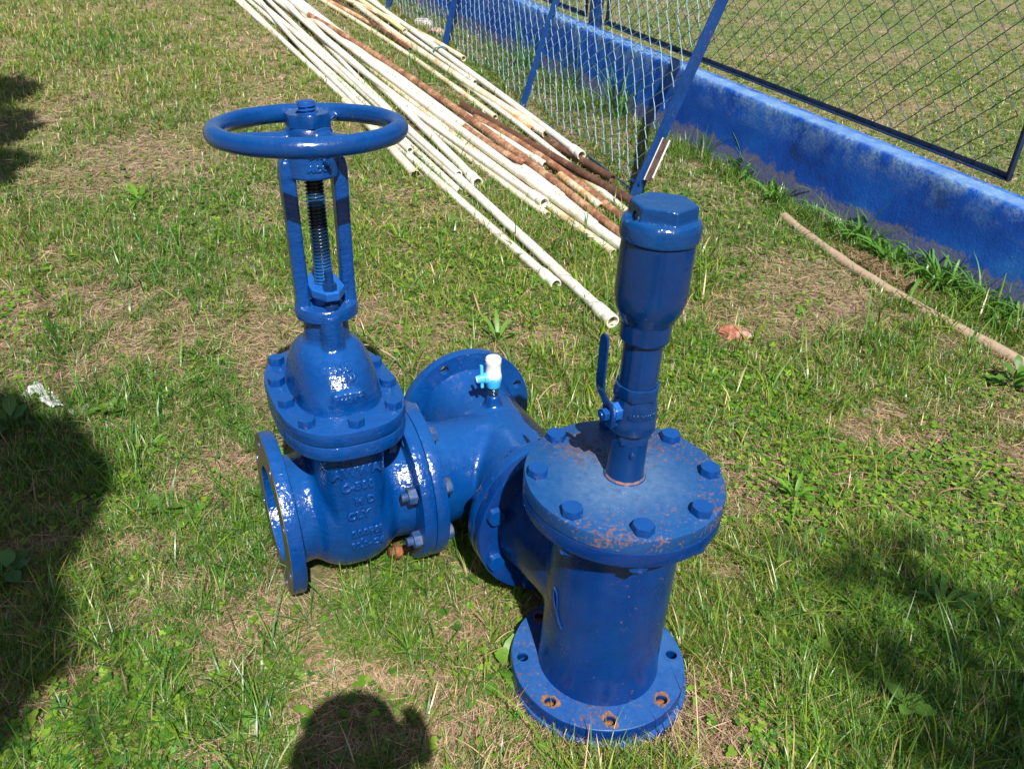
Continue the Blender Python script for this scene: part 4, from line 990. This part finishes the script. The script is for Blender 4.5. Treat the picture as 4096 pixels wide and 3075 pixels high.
bulk_mesh('grass', V, F, c, VEG, 'green grass growing in tufts over the bare soil', 'stuff', 'grass')
# long arching blades, foreground mostly
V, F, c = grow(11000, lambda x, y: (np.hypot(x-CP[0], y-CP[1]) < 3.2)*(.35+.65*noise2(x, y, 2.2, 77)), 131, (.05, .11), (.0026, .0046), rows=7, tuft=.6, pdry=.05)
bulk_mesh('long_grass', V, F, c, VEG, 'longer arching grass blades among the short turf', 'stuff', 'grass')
# dry thatch lying flat
def thatch(n, seed):
    S = scatter(n, lambda x, y: .35+.65*(1-bare(x, y))+0*x, seed=seed); ok = ~inside(S[:, 0], S[:, 1]); S = S[ok]; N = len(S)
    z = gz(S[:, 0], S[:, 1])+rng.uniform(.001, .012, N); q = campts(S[:, 0], S[:, 1], z)[2]
    col = np.array([(.42, .30, .20), (.30, .20, .13), (.56, .45, .30), (.22, .14, .09), (.50, .38, .24)])[rng.integers(0, 5, N)]
    return blades(np.column_stack([S, z]), rng.uniform(0, 2*PI, N), rng.uniform(.02, .075, N), rng.uniform(1.35, 1.6, N), rng.normal(0, .25, N), rng.uniform(.0009, .0022, N)*np.clip(q/2.1, .9, 2.2), col, 3)
V, F, c = thatch(170000, 201)
bulk_mesh('dry_thatch', V, F, c, STRAW, 'dry brown straw and clippings lying on the soil', 'stuff', 'dry grass')
# clover / creeping leaflets
def clover(n, seed):
    def d(x, y): return np.clip((noise2(x, y, 1.5, 71)*.6+noise2(x, y, 4.1, 72)*.4-.42)/.16, .06, 1)*np.clip(1.9-np.hypot(x-CP[0], y-CP[1])*.42, 0.05, 1)
    S = scatter(n, d, seed=seed); ok = ~inside(S[:, 0], S[:, 1]); S = S[ok]; N = len(S)
    h = rng.uniform(.004, .022, N); z = gz(S[:, 0], S[:, 1])+h; r = rng.uniform(.0022, .0047, N)*np.where(rng.uniform(0, 1, N) < .06, 1.8, 1.)
    az = rng.uniform(0, 2*PI, N); tilt = rng.uniform(-.5, .5, (N, 2)); Vs = []; k3 = 3; m_ = 6
    col0 = np.array([(.13, .27, .02), (.10, .23, .025), (.20, .33, .03), (.06, .17, .025)])[rng.integers(0, 4, N)]*(1+rng.normal(0, .14, (N, 1))).clip(.6, 1.5)
    for j in range(3):
        a = az+j*2*PI/3; cx = S[:, 0]+np.cos(a)*r*1.02; cy = S[:, 1]+np.sin(a)*r*1.02
        pts = []
        for q in range(m_):
            b2 = a+2*PI*q/m_; dx, dy = np.cos(b2)*r, np.sin(b2)*r*1.0
            X = cx+dx; Y = cy+dy; pts.append(np.stack([X, Y, z+(X-S[:, 0])*tilt[:, 0]+(Y-S[:, 1])*tilt[:, 1]+(.0012 if q % 2 else 0)], -1))
        Vs.append(np.stack(pts, 1))
    V = np.stack(Vs, 1).reshape(-1, 3); F = np.arange(N*3*m_).reshape(-1, m_)
    c = np.repeat(col0, 3*m_, 0); return V, F, c
V, F, c = clover(46000, 301)
bulk_mesh('clover', V, F, c, LEAF, 'small round clover leaves creeping between the grass', 'stuff', 'clover')
# individual broad-leaved weeds
def leaf(Lf, Wf, az, pitch, curl, stem, rows=7, e=1.):
    t = np.linspace(0, 1, rows); wv = np.sin(np.pi*np.clip(t, 0, 1)**e)**.75*Wf*.5; wv[0] = Wf*.06; wv[-1] = 0.0005
    ang = pitch-curl*t; ds = Lf/(rows-1); hx = np.concatenate([[0], np.cumsum(np.cos(ang)*ds)[:-1]]); hz = np.concatenate([[0], np.cumsum(np.sin(ang)*ds)[:-1]])
    hx += stem*math.cos(pitch); hz += stem*math.sin(pitch); ca, sa = math.cos(az), math.sin(az); V = []
    for i in range(rows):
        for s in (-1, 0, 1): V.append((hx[i]*ca-s*wv[i]*sa, hx[i]*sa+s*wv[i]*ca, hz[i]+abs(s)*wv[i]*.28+(.0015*math.sin(i*2.2) if s else 0)))
    F = [(i*3+j, i*3+j+1, (i+1)*3+j+1, (i+1)*3+j) for i in range(rows-1) for j in (0, 1)]
    return V, F
def weed(px, py, nl, Lf, Wf, pitch, curl, label, stem=.01, colr=(.10, .22, .03), seed=0, tall=0., name='weed', dz=0.):
    rs = np.random.default_rng(500+seed); Vs = []; Fs = []; Cs = []; k = 0
    for i in range(nl):
        l_ = Lf*rs.uniform(.65, 1.15); V, F = leaf(l_, Wf*rs.uniform(.75, 1.2), i*2.4+rs.uniform(-.4, .4), rs.uniform(*pitch), rs.uniform(*curl), stem*rs.uniform(.5, 1.5), e=rs.uniform(.8, 1.1))
        V = np.array(V); V[:, 2] += tall*(i/max(1, nl-1)); Vs.append(V); Fs += [tuple(q+k for q in f) for f in F]; k += len(V)
        Cs.append(np.tile(np.array(colr)*rs.uniform(.8, 1.25), (len(V), 1)))
    if tall:
        g = tube([(0, 0, 0), (.002, .001, tall*.5), (0, 0, tall)], .0016, 6, cap=False)
        Vs.append(np.array(g[0])); Fs += [tuple(q+k for q in f) for f in g[1]]; Cs.append(np.tile(np.array(colr)*.9, (len(g[0]), 1)))
    V = np.concatenate(Vs); p = gpt(px, py)
    o = bulk_mesh(name, V, Fs, np.concatenate(Cs), LEAF, label, None, 'weed'); o.location = (p[0], p[1], float(gz(p[0], p[1]))+dz); return o
A_ = (.2, .8); B_ = (.3, 1.2)
weed(2040, 2650, 9, .055, .032, (.35, 1.0), (.3, 1.0), 'broad-leaved weed growing against the left of the base flange', seed=1, colr=(.12, .25, .03))
weed(1880, 2740, 6, .050, .030, (.1, .5), (.1, .6), 'flat broad-leaved weed a little left of the base flange', seed=2)
weed(1905, 2290, 7, .060, .038, (.2, .7), (.2, .8), 'round-leaved weed in the shadow under the flange joint', seed=3, colr=(.09, .2, .03))
weed(3170, 2010, 11, .075, .014, (.5, 1.2), (.5, 1.2), 'bright clump of lance-shaped leaves right of the cover plate', seed=4, colr=(.13, .29, .03))
weed(1990, 1375, 9, .11, .016, (.5, 1.2), (.4, 1.1), 'lance-leaved weed just behind the white drain cock', seed=5, colr=(.12, .25, .04))
weed(3760, 2440, 14, .095, .016, (.4, 1.1), (.5, 1.3), 'large lance-leaved weed in the shade at the right', seed=6, colr=(.08, .2, .035))
weed(3130, 2520, 8, .055, .030, (.1, .6), (.1, .7), 'flat leafy weed right of the upright tee', seed=7, colr=(.10, .22, .03))
weed(3260, 2650, 9, .050, .027, (.2, .8), (.2, .8), 'leafy weed below the flat one on the right', seed=8, colr=(.12, .25, .035))
weed(3620, 2870, 8, .050, .028, (.2, .8), (.2, .8), 'light green weed in the lower right shade', seed=9, colr=(.13, .27, .04), tall=.03)
weed(3450, 3000, 7, .045, .026, (.2, .8), (.2, .8), 'small leafy weed at the bottom right', seed=10)
weed(560, 800, 12, .11, .020, (.3, .9), (.3, 1.), 'plantain-like rosette on the left lawn level with the stem nut', seed=11, colr=(.13, .27, .03))
weed(455, 1665, 8, .050, .024, (.3, .9), (.3, .9), 'round-leaved weed beside the plastic scrap', seed=12, colr=(.11, .24, .03))
weed(55, 1720, 8, .06, .034, (.3, .9), (.2, .8), 'dark leafy weed below the plastic scrap at the left edge', seed=13, colr=(.07, .17, .04), tall=.03)
weed(650, 2060, 7, .050, .026, (.2, .8), (.2, .8), 'leafy weed on the left at the edge of the shadow', seed=14)
weed(40, 2330, 7, .060, .036, (.3, 1.), (.2, .8), 'broad dark weed at the left edge in shadow', seed=15, colr=(.07, .17, .04), tall=.03)
weed(760, 2080, 6, .05, .030, (.4, 1.), (.2, .8), 'bright ribbed weed left of the open valve flange', seed=16, colr=(.13, .26, .03))
weed(1030, 2960, 6, .055, .030, (.2, .8), (.2, .8), 'pale green weed at the bottom left of the foreground', seed=17, colr=(.13, .26, .04))
weed(4040, 1560, 12, .07, .030, (.3, 1.), (.2, .9), 'leafy weed at the right edge below the buried pipe', seed=18, colr=(.09, .21, .03), tall=.06)
weed(4010, 1180, 8, .05, .02, (.4, 1.2), (.4, 1.2), 'low leafy weed between buried pipe and wall', seed=19)
# tall grasses at the wall foot
def wallgrass(px, py, n, L, lab, seed, lean_=(.1, .9), curl=(.8, 2.2), W=.017):
    n = int(n*2.2); L *= 1.35
    rs = np.random.default_rng(900+seed); N = n; root = np.zeros((N, 3)); root[:, :2] = rs.normal(0, .03, (N, 2)); root[:, 2] = -.005
    V, F, c = blades(root, rs.uniform(0, 2*PI, N), rs.uniform(.5, 1.1, N)*L, rs.uniform(*lean_, N), rs.uniform(*curl, N), rs.uniform(.4, 1, N)*W, np.tile(np.array([(.10, .27, .045)]), (N, 1)), 9)
    o = bulk_mesh('tall_grass_clump', V, F, c, VEG, lab, None, 'grass clump'); o['group'] = 'tall grass clumps at the foot of the wall'; p = gpt(px, py+14); o.location = (p[0], p[1], float(gz(p[0], p[1])))
wallgrass(2990, 700, 16, .20, 'arching grass clump at the wall foot just right of the leaning bar', 1)
wallgrass(2820, 620, 12, .20, 'thin upright grass clump behind the foot of the leaning bar', 2, (.05, .5), (.3, 1.4), .007)
wallgrass(3440, 960, 20, .20, 'tall broad-bladed clump against the wall above the middle of the buried pipe', 3)
wallgrass(3560, 1030, 18, .19, 'dark green clump against the wall with drooping blades', 4)
wallgrass(3760, 1130, 20, .18, 'broad-bladed clump against the wall near the right edge', 5)
wallgrass(3900, 1200, 16, .15, 'short clump against the wall below the right-hand end of the fence panel', 6)
wallgrass(4080, 1265, 16, .14, 'clump at the wall foot cut by the right edge', 7)
wallgrass(2290, 350, 18, .26, 'grass clump standing up behind the wire panel near the middle', 8, (.05, .6), (.2, 1.2), .010)
wallgrass(2480, 460, 18, .26, 'grass clump behind the wire panel close to the leaning bar', 9, (.05, .6), (.2, 1.2), .010)
wallgrass(2100, 270, 16, .24, 'far grass clump behind the wire panel', 10, (.05, .6), (.2, 1.2), .010)
wallgrass(3110, 790, 14, .13, 'small clump where the buried pipe begins', 11)
# straw debris between wall and pipe
def debris(px0, px1, n, seed):
    rs = np.random.default_rng(seed); A0_ = gpt(*px0); A1_ = gpt(*px1); t = rs.uniform(0, 1, n)
    P = np.outer(1-t, A0_)+np.outer(t, A1_); P[:, 0] += rs.normal(0, .028, n); P[:, 1] += rs.normal(0, .028, n); P[:, 2] = gz(P[:, 0], P[:, 1])+rs.uniform(0, .035, n)*np.sin(t*PI)
    c = np.array([(.36, .24, .14), (.26, .17, .10), (.46, .35, .22)])[rs.integers(0, 3, n)]
    return blades(P, rs.uniform(0, 2*PI, n), rs.uniform(.02, .06, n), rs.uniform(1.1, 1.7, n), rs.normal(0, .4, n), rs.uniform(.0014, .003, n), c, 4)
V, F, c = debris((3340, 985), (3720, 1195), 2600, 7)
bulk_mesh('straw_heap', V, F, c, STRAW, 'heap of dead brown grass clippings between the buried pipe and the wall', 'stuff', 'clippings')
# ------------------------------------------------------------------ things behind the camera that throw the shadows in the picture
SV = np.array(SUND)
def caster(px, py, t): return gpt(px, py)+SV*t
def leafmass(centres, n, size, seed):
    rs = np.random.default_rng(seed); P = []
    for c_, r, k in centres:
        q = rs.normal(size=(k, 3)); q /= np.linalg.norm(q, axis=1)[:, None]; q *= (rs.uniform(0, 1, (k, 1))**.45); P.append(np.array(c_)+q*np.array(r))
    P = np.concatenate(P); N = len(P); a = rs.uniform(0, 2*PI, N); b2 = rs.uniform(-.9, .9, N); d1 = np.stack([np.cos(a)*np.cos(b2), np.sin(a)*np.cos(b2), np.sin(b2)], 1)
    d2 = np.cross(d1, rs.normal(size=(N, 3))); d2 /= np.linalg.norm(d2, axis=1)[:, None]; s = rs.uniform(.6, 1.3, (N, 1))*size
    V = np.stack([P-d1*s, P+d2*s*.36, P+d1*s, P-d2*s*.36], 1).reshape(-1, 3); F = np.arange(N*4).reshape(-1, 4)
    return V, F, np.repeat(np.array([(.06, .13, .03)])*rs.uniform(.6, 1.3, (N, 1)), 4, 0)
cl = []
def lobe(px, py, t, r, k): cl.append((caster(px, py, t), r, k))
T1, T2 = 4.2, 6.5
lobe(-60, 380, T1, (.26, .3, .24), 1300); lobe(-80, 520, T1, (.26, .3, .24), 1100); lobe(-90, 680, T1, (.22, .26, .2), 700)
for px, py, r in ((-60, 1690, .10), (120, 1830, .13), (230, 1960, .12), (60, 2060, .16), (-60, 2250, .20), (150, 2080, .13), (-120, 2550, .18), (-190, 2780, .18), (10, 2300, .13), (-60, 2450, .13), (-80, 2000, .2)): lobe(px, py, T1, (r, r, r*.8), 560)
for px, py, r, k in ((3420, 2200, .17, 14), (3560, 2430, .26, 34), (3760, 2600, .24, 30), (3560, 2700, .2, 13), (3950, 2800, .28, 40), (4000, 2350, .12, 6), (4000, 3040, .28, 70), (4090, 2600, .18, 16), (3750, 2950, .2, 16)): lobe(px, py, T2, (r, r, r*.8), k)
tr = empty('tree', (1.4, -5.2, G0)); tag(tr, 'leafy tree standing behind the photographer, whose branches shade the grass', 'tree')
V, F, c = leafmass(cl, 0, .060, 5); V = V-np.array([1.4, -5.2, G0]); bulk_mesh('crown', V, F, c, LEAF, parent=tr)
BARK = plain_mat('grey_brown_bark', (.08, .06, .045), (.2, .15, .11), 12, .9, .8)
tk = [tube([(0, 0, -.1), (.05, .02, 1.2), (-.02, .1, 2.6), (.1, .3, 4.2)], .15, 14, radii=[.2, .17, .13, .08])]
for c_, r, k in cl[::4]:
    e = np.array(c_)-np.array([1.4, -5.2, G0]); s0 = np.array([0, .08, 2.2]); md = (s0+e)/2+np.array([0, 0, .35]); tk.append(tube([s0, (s0+md)/2+np.array([0, 0, .08]), md, (md+e)/2+np.array([0, 0, .05]), e], .03, 6, radii=[.008, .007, .006, .005, .003]))
mk('trunk', join(*tk), BARK, tr)
# the photographer, holding the camera in front of the face (out of shot; only the shadow is seen)
def skin_body(joints, edges, radii, mat, parent, name, lev=2):
    me = bpy.data.meshes.new(name); me.from_pydata(joints, edges, []); o = bpy.data.objects.new(name, me); COL.objects.link(o)
    md = o.modifiers.new('s', 'SKIN'); sd = o.modifiers.new('d', 'SUBSURF'); sd.levels = lev; sd.render_levels = lev
    for i, r in enumerate(radii): me.skin_vertices[0].data[i].radius = (r, r) if not isinstance(r, tuple) else r
    me.skin_vertices[0].data[0].use_root = True
    dg = bpy.context.evaluated_depsgraph_get(); dg.update(); m2 = bpy.data.meshes.new_from_object(o.evaluated_get(dg), depsgraph=dg); kill(o)
    m2.materials.clear(); m2.materials.append(mat); m2.shade_smooth(); q = bpy.data.objects.new(name, m2); COL.objects.link(q); q.parent = parent; return q
SKIN = plain_mat('brown_skin', (.28, .15, .09), (.34, .19, .12), 30, .5, .1); SHIRT = plain_mat('grey_shirt', (.10, .11, .13), (.14, .15, .17), 20, .85, .3); HAIR = plain_mat('black_hair', (.01, .01, .01), (.03, .025, .02), 80, .5, .5)
px0, py0 = -.135, -1.41; gr = float(gbase(px0, py0))
pr = empty('person', (px0, py0, gr)); tag(pr, 'photographer in a grey shirt raising a camera, standing behind the view', 'person')
J = [(0, 0, .78), (0, .01, .95), (0, .02, 1.12), (0, .03, 1.20), (.15, .0, 1.14), (.19, .10, .98), (.08, .22, 1.10), (-.15, .0, 1.14), (-.19, .10, .98), (-.08, .22, 1.10), (.09, 0, .74), (.10, .02, .40), (.10, -.02, .05), (.10, .12, .03), (-.09, 0, .74), (-.10, .02, .40), (-.10, -.02, .05), (-.10, .12, .03)]
Ed = [(0, 1), (1, 2), (2, 3), (2, 4), (4, 5), (5, 6), (2, 7), (7, 8), (8, 9), (0, 10), (10, 11), (11, 12), (12, 13), (0, 14), (14, 15), (15, 16), (16, 17)]
Rd = [(.14, .10), (.13, .09), (.12, .09), .05, .055, .042, .030, .055, .042, .030, .085, .06, .045, .035, .085, .06, .045, .035]
bd = skin_body(J, Ed, Rd, SHIRT, pr, 'body')
hg = casting([xf(lathe([(0, -.11)]+[(.078*math.sin(PI*k/12)*(1 if k < 7 else 1.02), -.11*math.cos(PI*k/12)) for k in range(1, 12)]+[(0, .11)], 28), T(0, .045, 1.315)), xf(cyl(.045, 0, .1, 20), T(0, .03, 1.17)), xf(rock(.016, 3, (.7, 1.3, 1.4)), T(0, .125, 1.305)), xf(rock(.018, 4, (.4, 1, 1.6)), T(.078, .04, 1.31)), xf(rock(.018, 6, (.4, 1, 1.6)), T(-.078, .04, 1.31))], .006, 4)
mk('head', hg, SKIN, pr); mk('sun_hat', xf(lathe([(.0, .125), (.05, .118), (.084, .09), (.090, .04), (.108, .022), (.107, .017), (.088, .030), (.08, .085), (0, .118)], 32), T(0, .04, 1.315)), SHIRT, pr); mk('hair', xf(lathe([(.0815, -.03), (.083, .02), (.074, .07), (.05, .10), (0, .112)], 28), T(0, .035, 1.315)), HAIR, pr)
for s in (-1, 1):
    jj = [(s*.075, .225, 1.105), (s*.07, .26, 1.135)]; ee = [(0, 1)]; rr2 = [.026, .028]
    for f_ in range(4):
        b0 = len(jj); jj += [(s*(.070-.002*f_), .275, 1.160-.017*f_), (s*(.048), .295, 1.161-.018*f_), (s*(.028), .292, 1.160-.018*f_)]; ee += [(1, b0), (b0, b0+1), (b0+1, b0+2)]; rr2 += [.009, .0085, .0075]
    b0 = len(jj); jj += [(s*.062, .25, 1.170), (s*.04, .235, 1.168)]; ee += [(1, b0), (b0, b0+1)]; rr2 += [.010, .009]
    skin_body(jj, ee, rr2, SKIN, pr, 'hand')
